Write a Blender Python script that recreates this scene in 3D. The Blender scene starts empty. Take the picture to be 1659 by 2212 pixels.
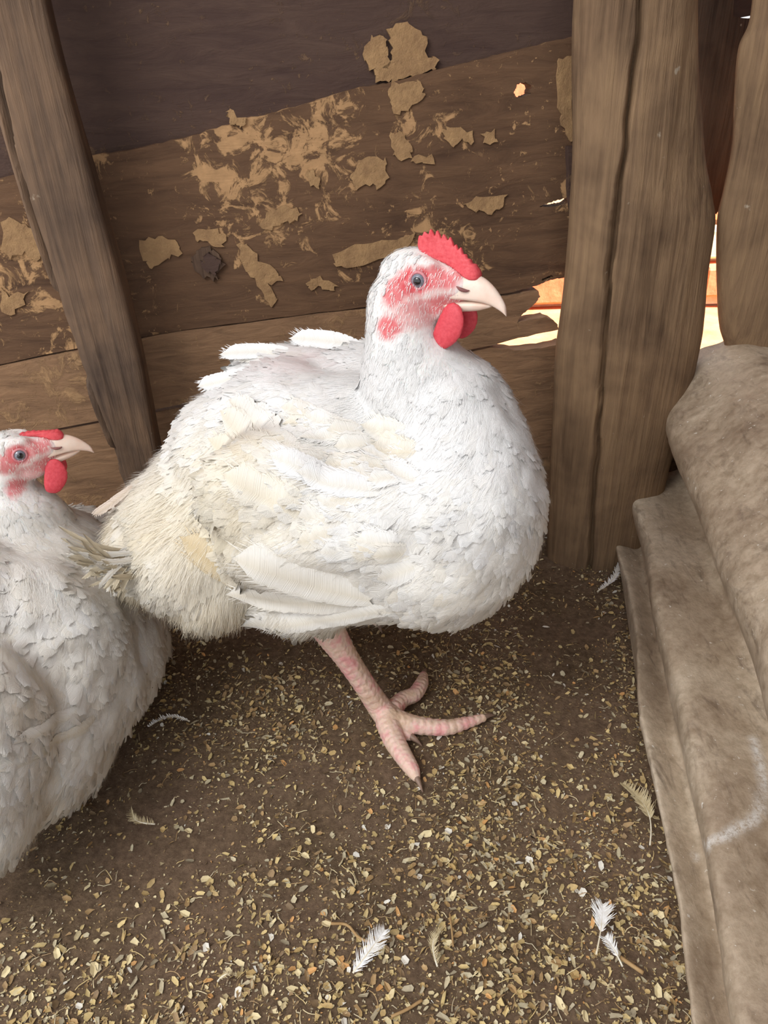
import bpy, bmesh, math, random
import numpy as np
from mathutils import Vector, Matrix, geometry, noise
from mathutils.bvhtree import BVHTree

SC = bpy.context.scene
COL = SC.collection
rng = np.random.default_rng(7)
random.seed(7)
R = math.radians

# ------------------------------------------------------------------ camera
W, H, FPX = 1659, 2212, 1597.0
CAM_H, PITCH, ROLL = 0.52, 31.0, -2.4
cam_d = bpy.data.cameras.new('camera')
cam = bpy.data.objects.new('camera', cam_d)
COL.objects.link(cam)
CM = Matrix.Translation((0, 0, CAM_H)) @ Matrix.Rotation(R(90 - PITCH), 4, 'X') @ Matrix.Rotation(R(ROLL), 4, 'Z')
cam.matrix_world = CM
cam_d.sensor_fit = 'VERTICAL'
cam_d.sensor_height = 36.0
cam_d.lens = FPX / H * 36.0
cam_d.clip_start = 0.01
SC.camera = cam

# ------------------------------------------------------------------ world, sun, exposure
world = bpy.data.worlds.new('world')
SC.world = world
world.use_nodes = True
bg = world.node_tree.nodes['Background']
bg.inputs['Color'].default_value = (0.94, 0.965, 1.0, 1)
bg.inputs['Strength'].default_value = 1.3

sun_d = bpy.data.lights.new('sun', 'SUN')
sun_d.energy = 22.0
sun_d.angle = R(1.0)
sun_d.color = (1.0, 0.93, 0.82)
sun = bpy.data.objects.new('sun', sun_d)
COL.objects.link(sun)
sun.rotation_euler = Vector((0.9, -0.25, 1.0)).to_track_quat('Z', 'Y').to_euler()

# added fill lamp at front left for daylight, brightening the crouching hen
fill_d = bpy.data.lights.new('front_left_fill', 'AREA')
fill_d.shape = 'RECTANGLE'
fill_d.size, fill_d.size_y = 0.6, 0.6
fill_d.energy = 10.5
fill_d.color = (1.0, 0.975, 0.935)
fill_l = bpy.data.objects.new('front_left_fill', fill_d)
COL.objects.link(fill_l)
fill_l.location = (-0.70, -0.22, 1.20)
fill_l.rotation_euler = (Vector((-0.70, -0.22, 1.20)) - Vector((-0.20, 0.43, 0.12))).to_track_quat('Z', 'Y').to_euler()

SC.view_settings.view_transform = 'Standard'
SC.view_settings.look = 'None'
SC.view_settings.gamma = 1.0
SC.view_settings.use_curve_mapping = False
SC.view_settings.exposure = 0.0

# ------------------------------------------------------------------ helpers: photo frame to place
CO = Vector((0, 0, CAM_H))
CR = CM.to_3x3()
def ray(px, py):
    return (CR @ Vector(((px - W / 2) / FPX, -(py - H / 2) / FPX, -1.0))).normalized()
def at_y(px, py, y):
    d = ray(px, py); return CO + d * (y / d.y)
def at_z(px, py, z):
    d = ray(px, py); return CO + d * ((z - CAM_H) / d.z)
WALL_A = R(9)
WU = Vector((math.cos(WALL_A), math.sin(WALL_A), 0))
WN = Vector((math.sin(WALL_A), -math.cos(WALL_A), 0))     # towards the pen
WO = at_z(1230, 1140, 0)
def at_wall(px, py, off=0.0):
    d = ray(px, py); o = WO + WN * off
    return CO + d * ((o - CO).dot(WN) / d.dot(WN))

# ------------------------------------------------------------------ helpers: materials
def lin(c):
    return tuple(((v / 255 + 0.055) / 1.055) ** 2.4 if v > 10 else v / 255 / 12.92 for v in c) + (1,)

class NT:
    def __init__(s, name):
        s.m = bpy.data.materials.new(name); s.m.use_nodes = True
        s.t = s.m.node_tree; s.b = s.t.nodes['Principled BSDF']; s.n = s.t.nodes; s.l = s.t.links
        s.out = s.t.nodes['Material Output']
    def node(s, kind, **kw):
        n = s.n.new(kind)
        for k, v in kw.items(): setattr(n, k, v)
        return n
    def coords(s, scale=(1, 1, 1), rot=(0, 0, 0), kind='Object'):
        tc = s.node('ShaderNodeTexCoord'); mp = s.node('ShaderNodeMapping')
        mp.inputs['Scale'].default_value = scale; mp.inputs['Rotation'].default_value = rot
        s.l.new(tc.outputs[kind], mp.inputs['Vector']); return mp.outputs[0]
    def noise(s, vec, scale, detail=6, rough=0.6, dist=0.0):
        n = s.node('ShaderNodeTexNoise'); n.inputs['Scale'].default_value = scale
        n.inputs['Detail'].default_value = detail; n.inputs['Roughness'].default_value = rough
        n.inputs['Distortion'].default_value = dist
        s.l.new(vec, n.inputs['Vector']); return n.outputs['Fac']
    def ramp(s, fac, stops, interp='LINEAR'):
        r = s.node('ShaderNodeValToRGB'); e = r.color_ramp.elements
        r.color_ramp.interpolation = interp
        while len(e) < len(stops): e.new(0.5)
        for el, (p, c) in zip(e, stops):
            el.position = p; el.color = c if len(c) == 4 else lin(c)
        s.l.new(fac, r.inputs[0]); return r.outputs[0]
    def mix(s, fac, a, b, mode='MIX'):
        n = s.node('ShaderNodeMix', data_type='RGBA', blend_type=mode)
        for sock, v in ((n.inputs[0], fac), (n.inputs[6], a), (n.inputs[7], b)):
            if isinstance(v, (int, float)): sock.default_value = v
            elif isinstance(v, tuple): sock.default_value = v
            else: s.l.new(v, sock)
        return n.outputs[2]
    def bump(s, h, strength=0.3, dist=0.01, chain=None):
        n = s.node('ShaderNodeBump'); n.inputs['Strength'].default_value = strength
        n.inputs['Distance'].default_value = dist; s.l.new(h, n.inputs['Height'])
        if chain is not None: s.l.new(chain, n.inputs['Normal'])
        return n.outputs[0]
    def set(s, color=None, rough=None, normal=None, **kw):
        if color is not None:
            if isinstance(color, tuple): s.b.inputs['Base Color'].default_value = color
            else: s.l.new(color, s.b.inputs['Base Color'])
        if rough is not None:
            if isinstance(rough, (int, float)): s.b.inputs['Roughness'].default_value = rough
            else: s.l.new(rough, s.b.inputs['Roughness'])
        if normal is not None: s.l.new(normal, s.b.inputs['Normal'])
        for k, v in kw.items():
            s.b.inputs[k.replace('_', ' ')].default_value = v
        return s.m

K0, K1 = (0, 0, 0, 1), (1, 1, 1, 1)

def mat_board(name, dark, mid, tan, patch_lo, patch_hi, tilt=12, seed=0.0):
    t = NT(name)
    v = t.coords((1, 1, 1), (0, R(tilt), -WALL_A))
    st = t.coords((1.2, 8, 9), (0, R(tilt), -WALL_A))
    g = t.noise(st, 9 + seed, 8, 0.65, 0.6)
    base = t.ramp(g, [(0.3, dark), (0.7, mid)])
    broad = t.noise(v, 5.5, 4, 0.6)
    base = t.mix(t.ramp(broad, [(0.35, K0), (0.7, K1)]), base, t.mix(0.5, base, lin(mid)))
    fine = t.noise(v, 46 + seed, 9, 0.72, 0.8)
    where = t.noise(v, 7 + seed, 3, 0.5, 0.3)
    m0 = t.node('ShaderNodeMath', operation='MULTIPLY_ADD'); t.l.new(fine, m0.inputs[0]); m0.inputs[1].default_value = 1.35; t.l.new(where, m0.inputs[2])
    mm = t.node('ShaderNodeMath', operation='MULTIPLY'); t.l.new(m0.outputs[0], mm.inputs[0]); mm.inputs[1].default_value = 0.4255
    mask = t.ramp(mm.outputs[0], [(patch_lo, K0), (patch_hi, K1)])
    spk = t.ramp(t.noise(v, 120 + seed, 6, 0.7, 0.5), [(0.60, K0), (0.64, K1)])
    spw = t.ramp(t.noise(v, 13 + seed, 3, 0.5), [(0.42, K0), (0.60, K1)])
    sm = t.node('ShaderNodeMath', operation='MULTIPLY'); t.l.new(spk, sm.inputs[0]); t.l.new(spw, sm.inputs[1])
    sx_ = t.node('ShaderNodeMath', operation='MAXIMUM'); t.l.new(sm.outputs[0], sx_.inputs[0]); t.l.new(mask, sx_.inputs[1])
    mask = sx_.outputs[0]
    tanv = t.ramp(t.noise(v, 90, 5), [(0.3, tan), (0.7, tuple(min(255, int(c * 1.15)) for c in tan))])
    col = t.mix(mask, base, tanv)
    n = t.bump(g, 0.5, 0.004)
    n = t.bump(mask, 0.5, 0.002, n)
    n = t.bump(t.noise(v, 260, 4), 0.25, 0.001, n)
    return t.set(col, 0.85, n, Specular_IOR_Level=0.2)

def mat_post(name, a, b, c, horizontal=False):
    t = NT(name)
    v = t.coords((36, 36, 1.7) if not horizontal else (1.3, 14, 14))
    g = t.noise(v, 5, 8, 0.62, 0.5)
    v2 = t.coords()
    br = t.noise(v2, 9, 4, 0.6, 0.3)
    col = t.mix(t.ramp(br, [(0.36, K0), (0.62, K1)]), t.ramp(g, [(0.3, a), (0.72, b)]), t.ramp(g, [(0.3, b), (0.75, c)]))
    spots = t.ramp(t.noise(v2, 60, 4, 0.6), [(0.70, K0), (0.76, K1)])
    col = t.mix(spots, col, lin((175, 160, 140)))
    n = t.bump(g, 0.6, 0.004)
    n = t.bump(t.noise(v2, 150, 5), 0.3, 0.001, n)
    return t.set(col, 0.8, n, Specular_IOR_Level=0.25)

M = {}
M['board_dark'] = mat_board('board_dark', (66, 50, 47), (90, 71, 62), (104, 82, 64), 0.60, 0.66, 12, 1)
M['board_bark'] = mat_board('board_bark', (72, 53, 42), (116, 88, 66), (166, 131, 94), 0.535, 0.565, 12, 0)
M['board_pale'] = mat_board('board_pale', (104, 80, 62), (158, 124, 94), (160, 128, 94), 0.565, 0.63, 12, 3)
M['board_light'] = mat_board('board_light', (110, 88, 72), (150, 124, 100), (176, 146, 112), 0.60, 0.70, 12, 5)
M['post_left'] = mat_post('post_left', (64, 51, 44), (102, 84, 70), (138, 110, 86))
M['post_right'] = mat_post('post_right', (82, 64, 48), (132, 106, 82), (158, 130, 98))
M['knotty'] = mat_post('knotty', (62, 46, 38), (108, 86, 70), (136, 112, 90))
M['rafter'] = mat_post('rafter', (70, 56, 46), (100, 82, 66), (120, 100, 80), True)
t = NT('bark'); v = t.coords()
M['bark'] = t.set(t.ramp(t.noise(v, 55, 8, 0.7), [(0.3, (140, 108, 76)), (0.7, (182, 146, 102))]), 0.9,
                  t.bump(t.noise(v, 80, 7, 0.7), 0.8, 0.004))

t = NT('litter_soil'); v = t.coords()
a = t.noise(v, 9, 6, 0.6); b = t.noise(v, 160, 8, 0.75)
soil = t.ramp(b, [(0.25, (70, 56, 42)), (0.52, (118, 98, 76)), (0.75, (160, 136, 106))])
soil = t.mix(t.ramp(a, [(0.35, K0), (0.7, K1)]), soil, t.ramp(b, [(0.25, (98, 78, 64)), (0.7, (156, 130, 108))]))
M['soil'] = t.set(soil, 0.92, t.bump(b, 0.9, 0.004, t.bump(a, 0.3, 0.01)), Specular_IOR_Level=0.2)

def mat_attr(name, attr, rough=0.7, **kw):
    t = NT(name); at = t.node('ShaderNodeAttribute', attribute_name=attr)
    v = t.coords(); nz = t.noise(v, 400, 3)
    col = t.mix(0.35, at.outputs['Color'], t.ramp(nz, [(0.3, (120, 110, 95)), (0.7, (255, 250, 240))]), 'MULTIPLY')
    return t.set(col, rough, t.bump(nz, 0.3, 0.0006), **kw)
M['flake'] = mat_attr('husk_flake', 'tint', 0.65)

# sheet: dusty, scuffed, folded
t = NT('dusty_sheet'); v = t.coords()
st = t.coords((3.2, 1, 2.0), (0, 0, R(-12)))
a = t.noise(v, 8, 6, 0.62, 0.4); b = t.noise(v, 120, 6, 0.7); c = t.noise(st, 26, 7, 0.7, 0.8)
col = t.ramp(a, [(0.3, (150, 130, 110)), (0.5, (192, 174, 152)), (0.68, (218, 203, 182))])
col = t.mix(t.ramp(c, [(0.30, (.6, .6, .6, 1)), (0.46, K0)]), col, lin((112, 95, 82)))
col = t.mix(0.6, col, t.ramp(b, [(0.3, (178, 168, 152)), (0.6, (255, 255, 255))]), 'MULTIPLY')
sp = t.ramp(t.noise(v, 170, 5, 0.65), [(0.655, K0), (0.69, K1)])
col = t.mix(sp, col, lin((226, 220, 210)))
at = t.node('ShaderNodeAttribute', attribute_name='crease_highlight')  # pale streak: crease highlight painted into the colour along a scratch
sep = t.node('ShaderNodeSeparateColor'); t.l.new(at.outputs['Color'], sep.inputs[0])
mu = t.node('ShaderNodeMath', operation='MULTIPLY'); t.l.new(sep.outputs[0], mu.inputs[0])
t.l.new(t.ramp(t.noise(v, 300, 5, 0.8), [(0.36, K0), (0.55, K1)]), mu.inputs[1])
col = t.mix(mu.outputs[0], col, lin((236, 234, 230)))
n = t.bump(a, 0.3, 0.008); n = t.bump(c, 0.25, 0.003, n); n = t.bump(b, 0.45, 0.0015, n)
M['sheet'] = t.set(col, t.ramp(b, [(0.3, (0.42, 0.42, 0.42, 1)), (0.7, (0.7, 0.7, 0.7, 1))]), n, Specular_IOR_Level=0.45)

# feathers
t = NT('white_feather')
at = t.node('ShaderNodeAttribute', attribute_name='tint')
uv = t.node('ShaderNodeUVMap'); sx = t.node('ShaderNodeSeparateXYZ'); t.l.new(uv.outputs[0], sx.inputs[0])
ab = t.node('ShaderNodeMath', operation='ABSOLUTE'); t.l.new(sx.outputs[0], ab.inputs[0])
ml = t.node('ShaderNodeMath', operation='MULTIPLY_ADD'); t.l.new(sx.outputs[1], ml.inputs[0]); ml.inputs[1].default_value = 22.0
m2 = t.node('ShaderNodeMath', operation='MULTIPLY'); t.l.new(ab.outputs[0], m2.inputs[0]); m2.inputs[1].default_value = -7.0
t.l.new(m2.outputs[0], ml.inputs[2])
cb = t.node('ShaderNodeCombineXYZ'); t.l.new(ml.outputs[0], cb.inputs[0])
barb = t.noise(cb.outputs[0], 1.6, 3, 0.6)
v = t.coords(); dirt = t.noise(v, 130, 4, 0.6)
col = t.mix(t.ramp(dirt, [(0.25, (0.06, 0.06, 0.06, 1)), (0.5, K0)]), at.outputs['Color'], lin((206, 190, 160)))
col = t.mix(0.3, col, t.ramp(barb, [(0.3, (225, 220, 212)), (0.6, K1)]), 'MULTIPLY')
t.set(col, 0.85, t.bump(barb, 0.8, 0.0008), Specular_IOR_Level=0.1)
t.b.inputs['Subsurface Weight'].default_value = 0.0
tr = t.node('ShaderNodeBsdfTranslucent'); t.l.new(col, tr.inputs[0])
mx = t.node('ShaderNodeMixShader'); mx.inputs[0].default_value = 0.08
t.l.new(t.b.outputs[0], mx.inputs[1]); t.l.new(tr.outputs[0], mx.inputs[2]); t.l.new(mx.outputs[0], t.out.inputs[0])
M['feather'] = t.m

# bird skin and down: colour attribute painted per hen
t = NT('hen_skin_and_down')
at = t.node('ShaderNodeAttribute', attribute_name='tint'); v = t.coords()
f = t.noise(v, 500, 4, 0.7)
n = t.bump(f, 0.35, 0.001)
M['skin'] = t.set(t.mix(0.25, at.outputs['Color'], t.ramp(f, [(0.3, (200, 190, 190)), (0.6, K1)]), 'MULTIPLY'), 0.6, n,
                  Specular_IOR_Level=0.25, Subsurface_Weight=0.25, Subsurface_Scale=0.004)
M['skin'].node_tree.nodes['Principled BSDF'].inputs['Subsurface Radius'].default_value = (1, 0.4, 0.3)

def simple(name, c1, c2, scale, rough=0.5, sss=0.0, bump=0.3, bd=0.0008, spec=0.4):
    t = NT(name); v = t.coords(); f = t.noise(v, scale, 5, 0.6)
    t.set(t.ramp(f, [(0.3, c1), (0.7, c2)]), rough, t.bump(f, bump, bd), Specular_IOR_Level=spec)
    t.b.inputs['Subsurface Weight'].default_value = sss
    t.b.inputs['Subsurface Scale'].default_value = 0.004
    t.b.inputs['Subsurface Radius'].default_value = (1, 0.35, 0.25)
    return t.m
M['comb'] = simple('red_comb', (208, 66, 76), (226, 96, 102), 420, 0.55, 0.35, 0.6)
M['wattle'] = simple('red_wattle', (200, 60, 72), (218, 84, 94), 420, 0.5, 0.3, 0.5)
M['beak'] = simple('horn_beak', (226, 196, 178), (240, 222, 208), 60, 0.38, 0.2, 0.15)
M['nostril'] = simple('dark_nostril', (120, 76, 74), (150, 100, 96), 100, 0.7)
M['iris'] = simple('grey_iris', (96, 98, 112), (138, 140, 150), 900, 0.15, 0, 0.0, spec=0.8)
M['pupil'] = simple('black_pupil', (16, 16, 20), (26, 26, 32), 100, 0.08, 0, 0.0, spec=0.9)
M['eyelid'] = simple('pink_eyelid', (196, 120, 128), (214, 146, 150), 500, 0.55, 0.2, 0.4)
M['claw'] = simple('horn_claw', (120, 96, 84), (160, 134, 116), 80, 0.4)
t = NT('leg_scales'); v = t.coords(); f = t.noise(v, 60, 5, 0.6); vo = t.node('ShaderNodeTexVoronoi'); vo.inputs['Scale'].default_value = 300
t.l.new(v, vo.inputs['Vector'])
M['leg'] = t.set(t.ramp(f, [(0.36, (236, 170, 168)), (0.5, (238, 206, 190)), (0.66, (222, 190, 164))]), 0.5,
                 t.bump(vo.outputs['Distance'], 0.35, 0.0012), Specular_IOR_Level=0.4, Subsurface_Weight=0.2, Subsurface_Scale=0.004)
M['quill'] = simple('quill', (226, 214, 184), (244, 238, 222), 100, 0.4)
t = NT('loose_feather'); v = t.coords()
t.set(t.ramp(t.noise(v, 200, 3), [(0.3, (226, 222, 214)), (0.6, (250, 250, 250))]), 0.8)
M['loose'] = t.m
M['loose_tan'] = simple('loose_feather_tan', (178, 158, 118), (214, 200, 164), 200, 0.8)
M['brick'] = simple('orange_brick', (206, 118, 84), (226, 150, 112), 40, 0.9, 0, 0.6, 0.003)
M['mortar_stone'] = simple('pale_stone', (222, 200, 160), (244, 230, 196), 50, 0.9, 0, 0.6, 0.003)
M['earth'] = simple('red_earth', (196, 120, 80), (222, 160, 112), 14, 0.95, 0, 0.6, 0.01)
M['roof'] = simple('rusty_roof', (110, 90, 76), (150, 126, 108), 6, 0.8)
M['stalk'] = simple('dry_stalk', (150, 116, 76), (196, 164, 116), 80, 0.8)

# ------------------------------------------------------------------ helpers: objects
def mesh_obj(name, verts, faces, mat, parent=None, smooth=True, tint=None, uvs=None, attr='tint', normals=None):
    me = bpy.data.meshes.new(name)
    verts = np.asarray(verts, dtype=float)
    if isinstance(faces, np.ndarray):
        nf, k = faces.shape
        me.vertices.add(len(verts)); me.vertices.foreach_set('co', verts.ravel())
        me.loops.add(nf * k); me.loops.foreach_set('vertex_index', faces.ravel().astype(np.int32))
        me.polygons.add(nf); me.polygons.foreach_set('loop_start', np.arange(0, nf * k, k, dtype=np.int32))
        me.update(calc_edges=True)
    else:
        me.from_pydata([tuple(v) for v in verts], [], faces)
    me.validate()
    if smooth: me.polygons.foreach_set('use_smooth', [True] * len(me.polygons))
    if tint is not None:
        ca = me.color_attributes.new(attr, 'FLOAT_COLOR', 'POINT')
        ca.data.foreach_set('color', np.asarray(tint, dtype=float).ravel())
    if uvs is not None:
        ul = me.uv_layers.new(name='UVMap')
        li = np.empty(len(me.loops), dtype=np.int32); me.loops.foreach_get('vertex_index', li)
        ul.data.foreach_set('uv', np.asarray(uvs, dtype=float)[li].ravel())
    me.materials.append(mat); me.update()
    if normals is not None and len(normals) == len(me.vertices): me.normals_split_custom_set_from_vertices([tuple(n) for n in normals])
    o = bpy.data.objects.new(name, me); COL.objects.link(o)
    if parent is not None: o.parent = parent
    return o

def tag(o, label=None, cat=None, group=None, kind=None):
    if label: o['label'] = label
    if cat: o['category'] = cat
    if group: o['group'] = group
    if kind: o['kind'] = kind
    return o

def empty(name, loc=(0, 0, 0)):
    """Empty at the thing's base; children keep world coordinates"""
    o = bpy.data.objects.new(name, None); COL.objects.link(o); o.location = loc
    o.empty_display_size = 0.03
    return o

def adopt(child, root):
    child.parent = root
    child.matrix_parent_inverse = Matrix.Translation(-Vector(root.location))
    return child

def chain_pts(ctrl, n):
    """Catmull-Rom through control rows (any dimension)"""
    c = np.asarray(ctrl, dtype=float); c = np.vstack([2 * c[0] - c[1], c, 2 * c[-1] - c[-2]])
    out = []
    segs = len(c) - 3
    for i in range(n):
        t = i / (n - 1) * segs; k = min(int(t), segs - 1); u = t - k
        p0, p1, p2, p3 = c[k:k + 4]
        out.append(0.5 * (2 * p1 + (p2 - p0) * u + (2 * p0 - 5 * p1 + 4 * p2 - p3) * u * u + (3 * p1 - p0 - 3 * p2 + p3) * u ** 3))
    return np.array(out)

def tube(ctrl, n=12, seg=8, closed_caps=True):
    """ctrl rows x,y,z,r -> verts, faces"""
    p = chain_pts(ctrl, n); vs = []; fs = []
    prev = None
    for i in range(n):
        a = Vector(p[max(0, i - 1)][:3]); b = Vector(p[min(n - 1, i + 1)][:3]); d = (b - a).normalized()
        ref = prev if prev is not None else (Vector((0, 0, 1)) if abs(d.z) < 0.9 else Vector((1, 0, 0)))
        u = (ref - d * ref.dot(d)).normalized(); w = d.cross(u); prev = u
        for k in range(seg):
            an = 2 * math.pi * k / seg
            vs.append(Vector(p[i][:3]) + (u * math.cos(an) + w * math.sin(an)) * max(p[i][3], 1e-5))
    for i in range(n - 1):
        for k in range(seg):
            k2 = (k + 1) % seg
            fs.append((i * seg + k, i * seg + k2, (i + 1) * seg + k2, (i + 1) * seg + k))
    if closed_caps:
        fs.append(tuple(range(seg))[::-1]); fs.append(tuple((n - 1) * seg + k for k in range(seg)))
    return vs, fs

def slab(name, outline, mat, back, thick, parent=None, holes=(), jitter=0.0, sub=3, seed=1, bevel=0.0):
    """outline: 3D points on the front face; extruded by back*thick"""
    rg = random.Random(seed)
    def dens(loop):
        out = []
        for i, p in enumerate(loop):
            q = loop[(i + 1) % len(loop)]
            for k in range(sub):
                r = p.lerp(q, k / sub)
                if jitter: r = r + (WU * rg.uniform(-1, 1) + Vector((0, 0, rg.uniform(-1, 1)))) * jitter
                out.append(r)
        return out
    loops = [dens(list(outline))] + [dens(list(h)) for h in holes]
    flat = [p for l in loops for p in l]; nv = len(flat)
    tris = geometry.tessellate_polygon(loops)
    vs = flat + [p + back * thick for p in flat]
    fs = []
    for a, b, c in tris:
        fs.append((a, b, c)); fs.append((a + nv, c + nv, b + nv))
    o = 0
    for l in loops:
        m = len(l)
        for i in range(m):
            j = (i + 1) % m
            fs.append((o + i, o + j, o + j + nv, o + i + nv))
        o += m
    ob = mesh_obj(name, vs, fs, mat, parent, smooth=False)
    bm = bmesh.new(); bm.from_mesh(ob.data); bmesh.ops.recalc_face_normals(bm, faces=bm.faces); bm.to_mesh(ob.data); bm.free()
    return ob

def blob(balls, voxel, smooth_it=6, extra=None):
    """union of ellipsoids (centre, radii xyz, rot 3x3) -> remeshed smooth mesh data (verts, faces)"""
    bm = bmesh.new()
    for c, r, rot in balls:
        if not hasattr(r, '__len__'): r = (r, r, r)
        mt = Matrix.Translation(c) @ (rot.to_4x4() if rot is not None else Matrix.Identity(4)) @ Matrix.Diagonal((*r, 1))
        bmesh.ops.create_icosphere(bm, subdivisions=3 if max(r) > 0.02 else 2, radius=1.0, matrix=mt)
    if extra: extra(bm)
    me = bpy.data.meshes.new('tmp'); bm.to_mesh(me); bm.free()
    o = bpy.data.objects.new('tmp', me); COL.objects.link(o)
    md = o.modifiers.new('r', 'REMESH'); md.mode = 'VOXEL'; md.voxel_size = voxel; md.use_smooth_shade = True
    if smooth_it:
        ms = o.modifiers.new('s', 'SMOOTH'); ms.iterations = smooth_it; ms.factor = 0.5
    dg = bpy.context.evaluated_depsgraph_get()
    ev = o.evaluated_get(dg); m2 = ev.to_mesh()
    V = np.empty(len(m2.vertices) * 3); m2.vertices.foreach_get('co', V); V = V.reshape(-1, 3)
    F = [tuple(p.vertices) for p in m2.polygons]
    ev.to_mesh_clear()
    bpy.data.objects.remove(o); bpy.data.meshes.remove(me)
    return V, F

# ================================================================== SETTING
# floor: packed litter, gently uneven, reaching past the frame
nx, ny = 170, 170
xs = np.linspace(-1.3, 0.75, nx); ys = np.linspace(-0.9, 1.05, ny)
V = []
for y in ys:
    for x in xs:
        V.append((x, y, 0.004 * noise.noise((x * 6, y * 6, 0)) + 0.0022 * noise.noise((x * 26, y * 26, 3)) - 0.003))
F = [(j * nx + i, j * nx + i + 1, (j + 1) * nx + i + 1, (j + 1) * nx + i) for j in range(ny - 1) for i in range(nx - 1)]
floor = mesh_obj('floor', V, F, M['soil']); tag(floor, kind='structure')

# wall behind the hens
wall = empty('wall_back', WO); tag(wall, kind='structure')
OUT = -WN
def wp(pts, off=0.0): return [at_wall(x, y, off) for x, y in pts]
# dark upper board, set back behind the one below it
ob = slab('board', wp([(-420, -500), (2050, -900), (2050, -60), (1300, 105), (960, 190), (530, 300), (210, 380), (-420, 520)], -0.014),
          M['board_dark'], OUT, 0.02, jitter=0.001, sub=6, seed=2); adopt(ob, wall); ob['label'] = 'dark smooth upper board of the wall'
# big rough board with flaking bark, nail hole and split by the post
board_top = [(-420, 480), (40, 377), (210, 335), (300, 322), (430, 290), (530, 258), (640, 232), (770, 190), (850, 178), (955, 148), (1040, 128), (1130, 105), (1240, 80), (1400, 40)]
bark_board = slab('board', wp(board_top + [(1400, 560), (1222, 598), (1185, 606), (1160, 617), (1100, 633), (1000, 645), (780, 664), (400, 712), (165, 752), (-420, 878)]),
          M['board_bark'], OUT, 0.018, jitter=0.0006, sub=8, seed=3,
          holes=[wp([(1110, 200), (1118, 182), (1135, 177), (1149, 186), (1146, 203), (1130, 211), (1116, 211)]),
                 wp([(1166, 446), (1188, 437), (1215, 430), (1232, 424), (1232, 436), (1222, 443), (1200, 446)]),
                 wp([(1169, 604), (1180, 598), (1193, 594), (1194, 598), (1182, 603), (1172, 607)])])
adopt(bark_board, wall); bark_board['label'] = 'rough middle board with flaking bark patches'
# third board, broken short of the post, leaving the gap to daylight
ob = slab('board', wp([(-420, 884), (165, 757), (400, 716), (780, 668), (1000, 652), (1098, 640), (1135, 632), (1163, 627), (1166, 640), (1158, 655), (1138, 672), (1124, 684), (1118, 697),
                       (1150, 688), (1180, 686), (1198, 693), (1206, 704), (1207, 712), (1140, 726), (1064, 746), (780, 800), (400, 872), (-420, 1030)], 0.002),
          M['board_pale'], OUT, 0.018, jitter=0.0008, sub=4, seed=4); adopt(ob, wall); ob['label'] = 'paler third board with a broken end beside the gap'
ob = slab('board', wp([(-420, 1036), (400, 878), (780, 806), (1060, 752), (1110, 757), (1170, 752), (1212, 742), (1400, 764), (2000, 785), (2000, 1020), (1400, 1120), (-420, 1420)], 0.0),
          M['board_pale'], OUT, 0.018, jitter=0.0006, sub=5, seed=5); adopt(ob, wall)
# lowest board down to the litter
ob = slab('board', wp([(-420, 1424), (1400, 1122), (1500, 1220), (-420, 1560)], -0.002), M['board_dark'], OUT, 0.018, sub=2, seed=6); adopt(ob, wall)
# raised bark flakes on the boards
patches = [
 ([(780, 120), (800, 85), (820, 72), (838, 90), (842, 115), (840, 148), (815, 152), (800, 148)], -0.012, 0.007),
 ([(838, 65), (880, 43), (915, 70), (925, 120), (950, 130), (935, 150), (905, 165), (860, 170), (840, 178), (815, 175), (812, 152), (842, 140), (846, 100)], -0.012, 0.007),
 ([(840, 182), (890, 172), (912, 185), (915, 208), (885, 240), (855, 246), (840, 215)], 0.001, 0.002),
 ([(660, 370), (678, 362), (692, 390), (685, 408), (668, 395)], 0.001, 0.002),
 ([(770, 355), (800, 340), (832, 345), (838, 380), (825, 408), (795, 400), (765, 410), (758, 385)], 0.001, 0.002),
 ([(845, 290), (870, 283), (888, 320), (890, 338), (860, 345), (846, 318)], 0.001, 0.002),
 ([(888, 340), (930, 333), (935, 350), (900, 357)], 0.001, 0.002),
 ([(955, 280), (980, 272), (1018, 285), (1020, 315), (1000, 300), (975, 315), (960, 298)], 0.001, 0.002),
 ([(1040, 285), (1070, 282), (1078, 312), (1050, 310)], 0.001, 0.002),
 ([(1000, 440), (1040, 425), (1095, 420), (1085, 445), (1060, 465), (1030, 455)], 0.001, 0.003),
 ([(1205, 130), (1235, 120), (1240, 300), (1228, 305), (1212, 260), (1206, 200)], 0.001, 0.004),
 ([(580, 455), (620, 445), (650, 455), (645, 475), (620, 482), (585, 495), (560, 490)], 0.001, 0.002),
 ([(420, 500), (460, 495), (488, 505), (480, 530), (450, 525), (425, 520)], 0.001, 0.002),
 ([(300, 520), (340, 512), (385, 522), (390, 548), (360, 560), (330, 580), (312, 560)], 0.001, 0.002),
 ([(510, 530), (535, 525), (560, 560), (600, 590), (612, 605), (580, 615), (598, 650), (590, 662), (572, 650), (555, 610), (530, 585)], 0.001, 0.002),
 ([(660, 615), (690, 600), (728, 615), (725, 625), (690, 620), (668, 628)], 0.001, 0.002),
 ([(720, 555), (770, 530), (840, 522), (900, 505), (890, 530), (840, 555), (760, 575), (725, 575)], 0.001, 0.003),
 ([(10, 470), (45, 480), (80, 500), (100, 540), (85, 565), (50, 545), (20, 560), (0, 530)], 0.001, 0.002),
 ([(0, 620), (20, 640), (60, 630), (50, 660), (20, 680), (0, 670)], 0.001, 0.002),
 ([(490, 240), (500, 238), (530, 258), (528, 274), (505, 272), (492, 258)], 0.001, 0.004),
]
for k, (pl, off, th) in enumerate(patches):
    pts = wp(pl, off + th * 0.4)
    p = slab('bark_flake', pts, M['bark'], OUT, th * 0.5, jitter=0.0022, sub=4, seed=20 + k)
    adopt(p, wall)
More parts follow.
